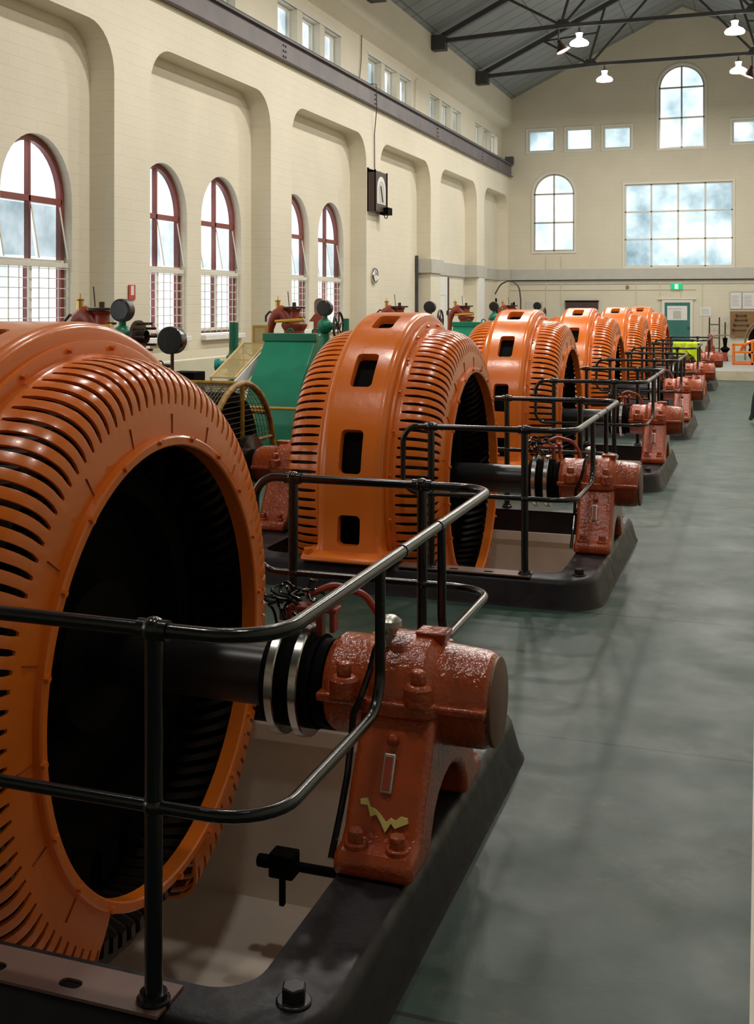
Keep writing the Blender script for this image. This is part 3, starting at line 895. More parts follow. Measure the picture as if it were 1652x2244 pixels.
    for q in range(7):
        y = rnd.uniform(-.08, .12); x = rnd.uniform(1.1, 1.27); h = rnd.uniform(.28, .35)
        pts = [(x, y, .20)]
        for i in range(1, 9): pts.append((x + rnd.uniform(-.06, .06), y + rnd.uniform(-.08, .08), .22 + (h - .22) * math.sin(PI * i / 10) + rnd.uniform(-.02, .02)))
        c.tube(fillet(pts, 0.03, 4), 0.006, 6)
    c.xf(T).build('brush_leads', M['black'], bo)
    c = MB().tube(fillet([(1.20, .06, .30), (1.30, .10, .345), (1.42, .13, .31), (1.47, .16, .22), (1.48, .19, .05)], .08, 5), 0.014, 8)
    c.xf(T).build('field_cable', M['redrub'], bo)
    return r


ORD = ['nearest', 'second nearest', 'third nearest', 'fourth nearest', 'fifth nearest', 'farthest']
GL = ['huge orange ribbed ring generator nearest the camera, cut off by the left edge',
      'whole orange ribbed ring generator behind the nearest one, four black windows showing',
      'orange ring generator third from the camera, standing behind the second one',
      'orange ring generator fourth from the camera, mostly hidden by the third',
      'orange ring generator fifth from the camera, a narrow strip behind the fourth',
      'farthest orange ring generator, just in front of the green door']
gen0 = make_generator()
for k in range(NM):
    o = gen0 if k == 0 else copy_tree(gen0)
    o.location = (XC, Y0 + DY * k, 0.2); tag(o, GL[k], 'generator', 'row of orange generators')


# base frames
def make_base():
    r = empty('base_frame', (-2.45, 0, 0))
    x0, x1, h = -4.35, -1.03, 1.46; ox = 2.45
    def L(ins, rr): return [(p[0] + ox, p[1]) for p in rrect(x0 + ins, -h + ins, x1 - ins, h - ins, rr, 8)]
    inner = [(p[0] + ox, p[1]) for p in rrect(-3.62, -1.26, -1.30, 1.26, 0.14, 8)]
    inner2 = [(p[0] + ox, p[1]) for p in rrect(-3.60, -1.24, -1.32, 1.24, 0.14, 8)]
    m = MB(); loops = [(L(-.015, .30), 0.0), (L(0.0, .30), 0.03), (L(.035, .27), .16), (L(.05, .26), .185), (L(.075, .24), .198), (inner2, .2), (inner, .185), (inner, -.02)]
    n = len(loops[0][0]); vs = [(p[0], p[1], z) for Lp, z in loops for p in Lp]; fs = []
    for t in range(len(loops) - 1):
        for i in range(n): j = (i + 1) % n; fs.append((t * n + i, t * n + j, (t + 1) * n + j, (t + 1) * n + i))
    m.add(vs, fs); m.build('casting', M['base'], r, smooth=45)
    for x, y in ((-1.19, -1.22), (-1.19, 1.22)):
        b = MB(); b.cyl((x + ox, y, .198), (x + ox, y, .207), 0.05, seg=20); b.cyl((x + ox, y, .205), (x + ox, y, .245), 0.036, seg=6)
        b.build('anchor_bolt', M['bolt'], r, bevel=0.005)
    p = MB(); hs = [rrect(x - .035 + ox, -1.37 - .022, x + .035 + ox, -1.37 + .022, .02, 3) for x in (-1.80, -2.05)]
    out = [(-2.45 + ox, -1.425), (-1.50 + ox, -1.425), (-1.50 + ox, -1.27), (-2.45 + ox, -1.27)]
    p.fill(out, hs, lambda x, y: (x, y, .208)); p.strip(out, lambda x, y: (x, y, .208), lambda x, y: (x, y, .199))
    for hh in hs: p.strip(hh, lambda x, y: (x, y, .208), lambda x, y: (x, y, .201))
    p.build('filler_plank', M['plank'], r, smooth=0, fixn=False)
    for x in (-1.80, -2.05): MB().cyl((x + ox, -1.37, .198), (x + ox, -1.37, .2015), .034, seg=16).build('plank_hole', M['dark'], r)
    return r


bs0 = make_base()
for k in range(NM):
    o = bs0 if k == 0 else copy_tree(bs0)
    o.location = (-2.45, Y0 + DY * k, 0); tag(o, 'black cast base frame under the %s orange generator' % ORD[k], 'base frame', 'black base frames of the generators')


# bearings
def make_bearing():
    r = empty('bearing', (-1.2, 0, 0.2)); T = Matrix.Translation((0, 0, DZ))      # local x = X + 1.2
    p = MB()
    half = [(-.52, -.466), (-.52, -.40), (-.50, -.385), (-.43, -.375), (-.40, -.345), (-.375, -.29), (-.335, -.22), (-.275, -.13), (-.225, -.03), (-.20, .0)]
    arch = [(.26 * math.cos(PI * q / 10), -.466 + .20 * math.sin(PI * q / 10)) for q in range(11)]
    poly = half + [(-y, z) for y, z in reversed(half)] + arch
    p.prism(poly, 'X', -.135, .14); p.xf(T); pd = p.build('pedestal', M['rust'], r, bevel=0.03, bseg=3)
    for s in (-1, 1):
        for x in (-.07, .075):
            b = MB(); b.cyl((x, s * .46, -.39), (x, s * .46, -.365), 0.04, seg=16); b.cyl((x, s * .46, -.37), (x, s * .46, -.325), 0.03, seg=6)
            b.xf(T).build('foot_bolt', M['rust'], pd, bevel=0.006)
    b = MB(); b.bar((.0, -.350, -.24), (.0, -.290, -.125), .042, .014, up=(0, -1, .5)); b.xf(T); lg = b.build('oil_level_frame', M['alu'], pd, bevel=0.004)
    b = MB(); b.bar((.0, -.352, -.23), (.0, -.298, -.135), .026, .018, up=(0, -1, .5)); b.xf(T); b.build('level_glass', M['rustdull'], lg)
    b = MB().sphere((0, -.262, -.085), .022, 12, 8); b.xf(T); b.build('filler_plug', M['rust'], pd)
    b = MB().lathe([(-.30, 0), (-.30, .155), (-.27, .172), (.27, .168), (.295, .16), (.30, .155), (.30, 0)], 'X', seg=40).xf(T)
    b.build('shell', M['rust'], r)
    b = MB()
    b.lathe([(-.305, 0), (-.305, .165), (-.27, .192), (-.12, .192), (-.10, .20), (-.085, .222), (.085, .222), (.10, .205), (.12, .19), (.27, .178), (.305, .168), (.31, .16), (.31, 0)], 'X', seg=40, a0=0.02, a1=PI - .02)
    b.box((-.31, -.212, -.004), (.31, .212, .028)); b.prism(rrect(-.15, -.245, .15, .245, .07, 6), 'Z', -.018, .034)
    b.xf(T); cp = b.build('cap', M['rust'], r, bevel=0.012, bseg=3)
    for s in (-1, 1):
        for x in (-.20, .075):
            b = MB(); b.lathe([(.03, .055), (.085, .052), (.10, .04), (.10, 0)], 'Z', (x, s * .205, 0), seg=20)
            b.lathe([(.098, 0), (.10, .03), (.14, .03), (.148, .024), (.148, 0)], 'Z', (x, s * .205, 0), seg=6)
            b.xf(T).build('cap_bolt', M['rust'], cp, bevel=0.005)
    b = MB(); z = .215
    b.add([(-.03, -.03, z), (.06, -.03, z), (.06, .05, z), (-.03, .05, z), (-.045, -.045, z + .05), (.075, -.045, z + .05), (.075, .065, z + .05), (-.045, .065, z + .05)],
          [(0, 1, 2, 3), (4, 5, 6, 7), (0, 1, 5, 4), (1, 2, 6, 5), (2, 3, 7, 6), (3, 0, 4, 7)])
    b.xf(Matrix.Translation((.06, 0, -.03))).xf(T); b.build('oil_hole_cover', M['rust'], r, bevel=0.008)
    b = MB().lathe([(.305, 0), (.305, .158), (.318, .158), (.322, .15), (.322, 0)], 'X', seg=40).xf(T); b.build('end_cover', M['cover'], r)
    return r


br0 = make_bearing()
for k in range(NM):
    o = br0 if k == 0 else copy_tree(br0)
    o.location = (-1.2, Y0 + DY * k, 0.2)
    tag(o, 'glossy rust-red bearing pedestal on the aisle side of the %s orange generator' % ORD[k], 'bearing', 'rust-red bearings along the aisle')
# the far-side bearing that shows between the first two generators
o = copy_tree(br0); o.location = (-3.84, Y0 + DY, 0.2); o.rotation_euler = (0, 0, PI); 
tag(o, 'rust-red bearing on the wall side of the second generator, behind the looped railing end', 'bearing', 'rust-red bearings along the wall side')
m = MB().lathe([(-.05, .0), (-.05, .25), (-.03, .27), (.02, .27), (.03, .2), (.05, .14), (.05, 0)], 'X', seg=36)
m.xf(Matrix.Translation((-4.24, Y0 + DY, ZS))); tag(m.build('shaft_coupling', M['black']), 'black round shaft coupling left of the wall side bearing of the second generator', 'coupling')

# temperature heads on the first two bearings, flaked paint on the first
for k in range(2):
    yb = Y0 + DY * k; T = Matrix.Translation((-1.28, yb, ZS))
    r = empty('temperature_probe', (-1.28, yb - .1, ZS + .2), 'silver screw-capped probe head with a black hose on the %s bearing' % ORD[k], 'probe', 'probes on the bearings')
    I = Matrix.Translation((1.28, -(yb - .1), -(ZS + .2))) @ T
    m = MB(); m.cyl((0, -.10, .16), (0, -.10, .235), 0.016, seg=10); m.cyl((0, -.10, .205), (.03, -.10, .245), 0.02, seg=12)
    m.lathe([(.235, 0), (.236, .022), (.25, .03), (.262, .033), (.265, .043), (.285, .043), (.29, .037), (.302, .02), (.306, 0)], 'Z', (.02, -.10, 0), seg=20)
    m.xf(I).build('probe_head', M['alu'], r)
    m = MB().tube(fillet([(0, -.12, .22), (-.012, -.17, .20), (-.02, -.21, .13), (-.04, -.245, .05), (-.07, -.25, -.02), (-.078, -.25, -.12), (-.078, -.29, -.22), (-.078, -.36, -.32), (-.078, -.46, -.44)], .06, 5), 0.012, 8)
    m.xf(I).build('hose', M['black'], r)
up_ = [(-.085, .040), (-.060, .046), (-.045, .022), (-.026, .018), (-.006, .004), (.014, -.014), (.030, .000), (.046, -.006), (.064, .008), (.088, .006)]
zz = up_ + [(x + .004, z - .013 - .006 * ((q_ * 7) % 3)) for q_, (x, z) in reversed(list(enumerate(up_)))]
m = MB()
def pedpt(x, z):      # follow the sloping front of the pedestal foot
    f = (z + .30) / .08; return (x - 1.2, Y0 - (.385 - .05 * f) - .002, ZS + z)
m.fill(zz, [], lambda x, z: pedpt(x, z - .305)); L_ = [pedpt(x, z - .305) for x, z in zz]
n_ = len(L_); m.add(L_ + [(a, b + .02, c) for a, b, c in L_], [(i, (i + 1) % n_, n_ + (i + 1) % n_, n_ + i) for i in range(n_)])
chip = m.build('flaked_paint', M['chip'], br0, smooth=0, fixn=False); chip.matrix_parent_inverse = Matrix.Translation((1.2, -Y0, -.2)); chip['label'] = 'zigzag patch of yellow undercoat'


# guard rails
def make_rail():
    r = empty('guard_rail', (-1.8, 0, 0.2)); ox, oz = 1.8, -.2
    xs, xl, h, zt, zm = -1.2, -2.43, 1.36, 1.215, .735
    def V(x, y, z): return (x + ox, y, z + oz)
    zc = (zt + zm) / 2
    top = [V(xl, -h, zc), V(xl, -h, zt), V(xs, -h, zt), V(xs, h, zt), V(xl, h, zt), V(xl, h, zc)]
    MB().tube(fillet(top, [0, .2, .19, .16, .2, 0], 8), 0.021, 12).build('top_rail', M['black'], r)
    for s in (-1, 1):
        mid = [V(xl, s * h, zc), V(xl, s * h, zm), V(xs, s * h, zm), V(xs, s * .41, zm), V(xs, s * .41, zt - .01)]
        MB().tube(fillet(mid, [0, .2, .18, .13, 0], 8), 0.018, 12).build('mid_rail', M['black'], r)
        for x in (-1.545, -2.22):
            p = MB(); p.cyl(V(x, s * h, .205), V(x, s * h, zt), 0.025, seg=16)
            po = p.build('post', M['black'], r)
            b = MB(); b.sphere(V(x, s * h, zt), 0.036, 16, 10); b.cyl(V(x - .045, s * h, zt), V(x + .045, s * h, zt), 0.029, seg=14)
            b.build('ball_fitting', M['black'], po)
            MB().sphere(V(x, s * h, zm), 0.031, 14, 8).build('ball_fitting', M['black'], po)
            b = MB(); b.lathe([(.20 + oz, .0), (.20 + oz, .047), (.214 + oz, .047), (.218 + oz, .040), (.232 + oz, .038), (.234 + oz, 0)], 'Z', (x + ox, s * h, 0), seg=20)
            b.build('base_flange', M['black'], po)
    for y in (-.15, .35): MB().cyl(V(xs, y, zt), V(xs, y + .05, zt), .0235, seg=14).build('rail_sleeve', M['black'], r)
    return r


rl0 = make_rail()
for k in range(NM):
    o = rl0 if k == 0 else copy_tree(rl0)
    o.location = (-1.8, Y0 + DY * k, 0.2)
    tag(o, 'black tubular guard rail looped round the bearing of the %s orange generator' % ORD[k], 'railing', 'black guard rails along the aisle')

# clamp fixed to the far wall of the first pit
yb = Y0 + PH
r = empty('pipe_clamp', (-2.0, yb, -.4), 'black pipe stub with clamp on the cream pit wall under the nearest bearing', 'pipe clamp')
MB().cyl((-.14, -.5, -.05), (.715, -.5, -.05), 0.022, seg=12).build('pipe', M['dark'], r)
m = MB(); m.box((-.09, -.55, -.10), (.03, -.45, .01)); m.cyl((-.16, -.5, -.05), (-.10, -.5, -.05), .032, seg=8); m.build('clamp_block', M['dark'], r, bevel=0.01)
MB().box((-.045, -.53, -.23), (-.02, -.5, -.10)).build('handle', M['dark'], r, bevel=0.005)


# ------------------------------------------------------------------ turbine side, along the left wall
YG, XGA = 9.47, -5.45
def make_valve():
    r = empty('gauge_valve', (0, 0, 0))
    m = MB(); m.cyl((0, 0, 0), (0, 0, 1.05), 0.10, seg=16); m.lathe([(1.0, .0), (1.0, .16), (1.04, .16), (1.06, .10), (1.30, .11), (1.48, .09), (1.62, .05), (1.70, .06)], 'Z', seg=20)
    m.sphere((0, 0, 1.80), 0.105, 18, 12); m.cyl((0, 0, 1.86), (0, 0, 1.96), 0.035, seg=12); m.cyl((0, 0, 1.80), (.17, .0, 1.80), 0.045, seg=14)
    m.build('valve_body', M['green'], r)
    m = MB().lathe([(-.045, 0), (-.045, .10), (-.04, .105), (.045, .105), (.05, .10), (.05, 0)], 'Y', (0, 0, 2.04), seg=28)
    m.build('pressure_gauge', M['brown'], r)
    MB().lathe([(-.052, 0), (-.052, .085), (-.044, .092)], 'Y', (0, 0, 2.04), seg=28).build('gauge_back', M['black'], r)
    hw = MB(); hw.tube([(0.19, .19 * math.cos(2 * PI * q / 28), 1.80 + .19 * math.sin(2 * PI * q / 28)) for q in range(28)], 0.016, 8, closed=True)
    hw.cyl((.14, 0, 1.80), (.22, 0, 1.80), 0.035, seg=12)
    for q in range(6): hw.cyl((.19, 0, 1.80), (.19, .185 * math.cos(PI * q / 3 + .3), 1.80 + .185 * math.sin(PI * q / 3 + .3)), 0.011, seg=6)
    hw.build('handwheel', M['brown'], r)
    return r


VL = ['dark round pressure gauge on a green valve with studded flange, behind the nearest generator',
      'round black gauge over a green ball valve with spoked handwheel, behind the second generator',
      'black gauge and handwheel left of the white door, above the second generator crown',
      'black round gauge over a green valve, above the third generator crown',
      'black round gauge and handwheel against the end wall, above the third and fourth generators']
vv0 = make_valve()
for k in range(5):
    o = vv0 if k == 0 else copy_tree(vv0)
    o.location = (XGA, YG + 5.35 * k, 0); tag(o, VL[k], 'gauge valve', 'green gauge valves')
for c_ in kids(vv0):
    if c_.name.startswith('handwheel'): bpy.data.objects.remove(c_)
m = MB(); m.lathe([(.15, .0), (.15, .15), (.18, .15), (.18, .06), (.25, .06)], 'X', (0, 0, 1.80), seg=24)
for q in range(10): a = 2 * PI * q / 10; m.cyl((.17, .125 * math.cos(a), 1.80 + .125 * math.sin(a)), (.29, .125 * math.cos(a), 1.80 + .125 * math.sin(a)), .012, seg=6)
m.build('bolted_flange', M['brown'], vv0)
# second gauge on the slender stem behind the nearest generator
r = empty('gauge_stand', (-4.07, 7.8, 0), 'large black round gauge on a slender stem, right behind the nearest generator', 'gauge')
MB().lathe([(-.05, 0), (-.05, .098), (-.045, .102), (.04, .102), (.05, .095), (.05, 0)], 'Y', (0, 0, 1.83), seg=30).build('dial_case', M['black'], r)
m = MB(); m.cyl((0, 0, 1.55), (0, 0, 1.74), 0.014, seg=8); m.cyl((-.09, 0, 1.64), (0, 0, 1.64), 0.014, seg=8); m.tube([(-.10 + .025 * math.cos(q), 0, 1.65 + .025 * math.sin(q)) for q in [2 * PI * i / 12 for i in range(12)]], .006, 6, closed=True)
m.build('stem', M['brown'], r)
MB().lathe([(0, .12), (.05, .12), (.08, .06), (1.48, .055), (1.54, .03), (1.57, .016), (1.57, 0)], 'Z', seg=20).build('cone_foot', M['rustdull'], r)


def make_governor():
    r = empty('governor', (0, 0, 0))
    m = MB()
    m.lathe([(0, .28), (1.1, .28), (1.12, .20), (1.45, .16), (1.60, .15), (1.66, .19), (1.70, .19), (1.71, .10), (1.78, .085), (1.86, .08), (1.90, .11), (1.905, 0)], 'Z', (.1, 0, 0), seg=24)
    m.tube(fillet([(.02, 0, 1.74), (-.08, 0, 1.88), (-.22, 0, 1.82), (-.30, 0, 1.62), (-.32, 0, 1.2)], .1, 6), [.10] * 1 + [.09] * 0 + [.07] * 0 or 0.07, 12) if False else m.tube([(.03, 0, 1.72), (-.02, 0, 1.82), (-.10, 0, 1.855), (-.18, 0, 1.82), (-.24, 0, 1.74), (-.28, 0, 1.62), (-.30, 0, 1.3), (-.30, 0, .4)], [.11, .11, .10, .085, .065, .055, .05, .05], 14)
    m.box((-.42, -.25, 0), (.42, .25, .42))
    m.build('casting', M['rustdull'], r, bevel=0.01)
    m = MB(); m.lathe([(1.91, 0), (1.905, .16), (1.93, .165), (1.935, 0)], 'Z', (.1, 0, 0), seg=20); m.cyl((.1, 0, 1.9), (.1, 0, 1.99), 0.03, seg=10); m.cyl((.02, 0, 1.94), (-.0, 0, 2.14), .007, seg=6)
    m.tube([(-.2, 0, 1.84), (-.30, .02, 1.86), (-.36, .02, 1.80), (-.36, .02, 1.72)], .016, 8); m.cyl((.10, 0, 1.78), (.27, 0, 1.78), .012, seg=8)
    m.build('spring_head', M['brown'], r)
    m = MB(); m.lathe([(1.92, .0), (1.92, .035), (2.00, .035), (2.01, .045), (2.02, .045), (2.025, .0)], 'Z', (-.16, 0, 0), seg=14); m.cyl((-.16, 0, 1.82), (-.16, 0, 1.93), .014, seg=8); m.cyl((-.16, 0, 2.02), (-.16, 0, 2.07), .008, seg=6)
    m.build('oil_cup', M['brass'], r)
    m = MB(); m.tube([(-.12, -.2, 1.73), (.30, -.22, 1.75), (.34, -.22, 1.76)], [.02, .026, .026], 10); m.build('yellow_lever', M['yellow'], r)
    return r


GVL = ['brown-red governor casting with a brass oil cup, above the nearest generator by the first window',
       'brown-red governor with brass oil cup and yellow lever, left of the spoked handwheel',
       'brown-red governor head showing above the crown of the second generator',
       'brown-red governor beside the green hood, right of the white door',
       'brown-red governor head in the far corner, above the third generator']
gv0 = make_governor()
for k in range(5):
    o = gv0 if k == 0 else copy_tree(gv0)
    o.location = (-6.5, 10.7 + 5.4 * k, 0); o.scale = (1, 1, 1.065); tag(o, GVL[k], 'governor', 'brown-red turbine governors')


def make_hood():
    r = empty('turbine_hood', (0, 0, 0))
    # local: x -0.38..0.38 ; y forward negative
    prof = [(-.62, .0), (-.60, .50), (-.52, .83), (-.34, 1.10), (-.04, 1.40), (.13, 1.60), (.16, 1.66), (.74, 1.68), (.74, 0)]
    prof = [(p.x, p.y) for p in fillet([(a, b, 0) for a, b in prof], [0, .3, .4, .5, .5, .05, .03, .1, 0], 5)]
    MB().prism(prof, 'X', -.375, .375).build('casing', M['green'], r, bevel=0.008)
    m = MB(); m.box((-.40, .10, 1.58), (.40, .20, 1.69)); m.build('top_flange', M['green'], r, bevel=0.01)
    for x, y in ((-.08, .35), (.22, .55)):
        m = MB(); m.tube([(x + .045 * math.cos(q), y, 1.70 + .045 * math.sin(q)) for q in [2 * PI * i / 14 for i in range(14)]], .013, 7, closed=True); m.cyl((x, y, 1.66), (x, y, 1.685), .03, seg=10)
        m.build('lifting_eye', M['greendk'], r)
    return r


hd0 = make_hood()
for k, lab in ((0, 'emerald green curved turbine hood between the first two generators'), (1, 'small glimpse of an emerald green turbine hood, left of the third generator')):
    o = hd0 if k == 0 else copy_tree(hd0)
    o.location = (-6.1, 15.05 + 10.8 * k, 0); tag(o, lab, 'turbine hood', 'emerald turbine hoods')

# upright green pipes
def make_pipe():
    r = empty('relief_pipe', (0, 0, 0))
    m = MB(); m.lathe([(1.30, 0), (1.30, .075), (1.80, .075), (1.80, .066), (1.5, .066)], 'Z', seg=22); m.lathe([(1.22, 0), (1.22, .12), (1.27, .12), (1.30, .09), (1.36, .075)], 'Z', seg=22); m.build('pipe', M['greendk'], r)
    m = MB(); m.cyl((0, 0, 0), (0, 0, 1.22), .10, seg=20); m.lathe([(.96, .10), (.96, .15), (1.0, .15), (1.0, .10)], 'Z', seg=20); m.cyl((0, 0, 1.13), (-.26, -.05, 1.13), .065, seg=14); m.cyl((-.24, -.046, 1.13), (-.29, -.055, 1.13), .10, seg=14)
    m.tube([(.07, 0, 1.28), (.2, 0, 1.33), (.34, 0, 1.27)], .014, 7); m.tube([(.20, 0, 1.33), (.22, 0, 1.40), (.34, 0, 1.40), (.37, 0, 1.30)], .009, 6)
    m.build('relief_valve', M['teal'], r)
    return r


pp0 = make_pipe()
PL = ['top of an upright dark green pipe in front of the nearest wall window', 'upright green pipe with turquoise valve, below the second bay windows',
      'short upright green pipe right of the spoked handwheel', 'upright green pipe under the white door at the far end']
for i, k in enumerate((0, 1, 2, 4)):
    o = pp0 if i == 0 else copy_tree(pp0)
    o.location = (-7.83, 11.7 + 5.4 * k, 0); tag(o, PL[i], 'pipe', 'upright green pipes')

# mustard wire cage over the flywheel of the second turbine
yc = Y0 + DY + .05
r = empty('wire_cage', (-4.7, yc, 0), 'arched mustard wire cage over a dark flywheel, left of the second generator', 'safety cage')
def arc(x, R, n=24): return [(x, R * math.cos(PI * i / n), ZS + R * math.sin(PI * i / n)) for i in range(n + 1)]
m = MB()
for x in (.36, -.5): m.tube([(x, .72, 0.0)] + arc(x, .72) + [(x, -.72, 0.0)], .028, 10)
for a in (35, 90, 145): m.tube([(.36, .72 * math.cos(rad(a)), ZS + .72 * math.sin(rad(a))), (-.5, .72 * math.cos(rad(a)), ZS + .72 * math.sin(rad(a)))], .02, 8)
m.tube([(.36, .0, 0), (.36, 0, ZS + .72)], .022, 8); m.tube([(.36, -.70, .85), (.36, .70, .85)], .016, 8)
m.build('hoop_frame', M['ropeyel'], r)
m = MB()
for i in range(27): x = -.5 + .86 * i / 26; m.tube(arc(x, .71, 16), .0035, 4, cap=False)
for i in range(33): a = PI * i / 32; m.tube([(-.5, .71 * math.cos(a), ZS + .71 * math.sin(a)), (.36, .71 * math.cos(a), ZS + .71 * math.sin(a))], .0035, 4, cap=False)
for i in range(1, 15):
    z = ZS + .71 * i / 15; y = math.sqrt(max(0, .71 ** 2 - (z - ZS) ** 2)); m.tube([(.36, -y, z), (.36, y, z)], .003, 4, cap=False)
w_ = m.build('wire_netting', M['mesh'], r, merge=False)
m = MB().lathe([(-.44, 0), (-.44, .64), (.24, .64), (.24, .54), (.19, .50), (.19, .18), (.30, .14), (.30, 0)], 'X', (-4.7, yc, ZS), seg=40)
tag(m.build('flywheel', M['dark']), 'dark iron flywheel inside the mustard wire cage', 'flywheel')

# sloping cream belt guard and little mustard board behind the cage
r = empty('belt_guard', (-6.8, 14.5, 0), 'cream-yellow wire belt guard sloping up beside the green hood', 'belt guard')
m = MB(); xa, xb = -.18, .18; A, B = (0.0, 1.10), (1.08, 1.53)
for x in (xa, xb):
    m.bar((x, A[0], A[1]), (x, B[0], B[1]), .025, .025); m.bar((x, A[0], A[1]), (x, A[0], 0), .025, .025); m.bar((x, B[0], B[1]), (x, B[0], 0), .025, .025)
    m.bar((x, A[0], A[1] - .3), (x, B[0], B[1] - .3), .025, .025)
for f in (0, .5, 1): m.bar((xa, A[0] + f * 1.08, A[1] + f * .43), (xb, A[0] + f * 1.08, A[1] + f * .43), .02, .02)
m.build('angle_frame', M['creamyel'], r)
m = MB()
for i in range(23): x = xa + .36 * i / 22; m.bar((x, A[0], A[1]), (x, B[0], B[1]), .005, .005)
for i in range(40): f = i / 39; m.bar((xa, A[0] + f * 1.08, A[1] + f * .43), (xb, A[0] + f * 1.08, A[1] + f * .43), .004, .004)
for i in range(24): f = i / 23; m.bar((xb, A[0] + f * 1.08, A[1] + f * .43), (xb, A[0] + f * 1.08, A[1] + f * .43 - .3), .004, .004)
m.build('wire_panel', M['creamyel'], r)
m = MB().bar((xb + .04, A[0] - .1, A[1] - .12), (xb + .04, B[0], B[1] - .08), .02, .16); m.build('side_plank', M['paper'], r)
r = empty('guard_board', (-6.77, 15.7, 0), 'narrow upright mustard board at the top of the belt guard', 'board')
m = MB(); m.box((-.10, -.02, 1.15), (.10, .02, 1.78)); m.build('board', M['creamyel'], r, bevel=.006)
m = MB(); m.ringprism([(-.11, 1.14), (.11, 1.14), (.11, 1.79), (-.11, 1.79)], [(-.085, 1.17), (.085, 1.17), (.085, 1.76), (-.085, 1.76)], 'Y', -.03, .03); m.box((-.1, -.02, 0), (-.06, .02, 1.15)); m.box((.06, -.02, 0), (.1, .02, 1.15)); m.build('frame', M['yellow'], r)
# mustard rail passing in front of the hood
r = empty('handrail', (-4.6, 12.2, 0), 'thin mustard handrail bar crossing in front of the green hood', 'handrail')
m = MB(); m.tube([(-.8, 0, .93), (1.1, 0, .93)], .018, 10); m.build('bar', M['yellow'], r)
for x in (-.75, 1.05): MB().cyl((x, 0, 0), (x, 0, .93), .018, seg=10).build('post', M['yellow'], r)
m = MB().box((-.22, -.2, 0), (.22, .2, 1.02)); tag(m.build('floor_cabinet', M['dark'], None, (-8.55, 16.9, 0), bevel=.01), 'low black cabinet against the foot of the left wall', 'cabinet')
r = empty('wooden_rest', (-7.4, 19.85, 0), 'brown rounded wooden rest on an orange stand, left of the second generator crown', 'wooden rest')
m = MB().prism([(p[0], p[1]) for p in rrect(-.10, 1.88, .10, 2.20, .095, 6)], 'Y', -.03, .03); m.build('rest', M['wood'], r, bevel=.015)
m = MB(); m.prism([(-.19, 1.78), (.19, 1.78), (.08, 1.92), (-.08, 1.92)], 'Y', -.06, .06); m.box((-.1, -.06, 0), (.1, .06, 1.8)); m.build('stand', M['rustdull'], r, bevel=.01)


# ------------------------------------------------------------------ things on the walls
# chart recorder box
r = empty('recorder_box', (-9.0, 27.96, 4.38), 'dark brown wall-hung meter box with a white dial, high on the pillar', 'meter box')
m = MB(); m.box((0, -.5, 0), (.20, .5, .98)); m.build('case', M['brown'], r, bevel=.008)
m = MB()
for y in (-.5, .46):
    m.box((0, y, -.02), (.03, y + .04, 1.05)); m.box((.19, y, -.02), (.215, y + .04, 1.0))
m.box((0, -.5, .98), (.03, .5, 1.03)); m.box((.0, -.5, .94), (.215, -.47, .98)); m.build('frame', M['dark'], r)
pl = [(p[0], p[1]) for p in archloop(-.34, .34, .18, .86, 20)]
m = MB().prism(pl, 'X', .20, .212); di = m.build('dial', M['paper'], r)
pl2 = [(p[0], p[1]) for p in archloop(-.25, .25, .2, .76, 20)]
MB().prism(pl2, 'X', .212, .216).build('dial_face', M['band'], di)
m = MB().bar((.222, -.10, .62), (.222, .07, .24), .012, .03, up=(1, 0, 0)); m.build('pointer', M['black'], di)
m = MB(); m.box((.1, .2, -.06), (.32, .56, .12)); m.tube([(.2, .2, -.02), (.22, .25, -.14), (.22, .42, -.14), (.22, .5, -.04)], .012, 6); m.build('lamp_bracket', M['dark'], r, bevel=.01)
# round clock
r = empty('wall_clock', (-9.0, 27.95, 2.80), 'round silver-rimmed clock on the pillar below the meter box', 'clock')
m = MB().lathe([(0, .195), (.06, .195), (.075, .185), (.08, .165), (.06, .155), (.06, .0)], 'X', seg=32); m.build('rim', M['steel'], r)
m = MB().lathe([(.062, .158), (.063, 0)], 'X', seg=32); m.build('face', M['paper'], r)
m = MB(); m.bar((.068, 0, 0), (.068, .06, .07), .004, .014, up=(1, 0, 0)); m.bar((.068, 0, 0), (.068, -.02, .13), .004, .010, up=(1, 0, 0)); m.build('hands', M['black'], r)
# fire sign
r = empty('fire_sign', (-8.99, 15.9, 2.16), 'small red fire equipment sign with a white panel on the first pillar', 'sign')
m = MB().box((0, -.10, 0), (.012, .10, .22 + .01)); m.build('plate', M['redsign'], r, bevel=.003)
m = MB().box((.012, -.045, .07), (.015, .045, .215)); m.build('white_panel', M['paper'], r)
# cables on the left wall
m = MB().tube([(XU + .03, 27.9, 9.0), (XU + .03, 27.85, 8.2), (XU + .03, 27.7, 7.55), (-8.86, 27.75, 7.5), (-8.86, 27.8, 6.95), (-8.97, 27.95, 6.3), (-8.97, 27.97, 5.4)], .012, 6)
tag(m.build('wall_cable', M['brown']), 'thin brown cable running down the wall to the meter box', 'cable')
m = MB().tube([(XU + .03, 33.0, 8.6), (XU + .03, 32.8, 8.5), (XU + .03, 32.7, 7.6)], .012, 6)
tag(m.build('conduit', M['plinth']), 'thin cream conduit on the upper wall between the high windows', 'conduit')

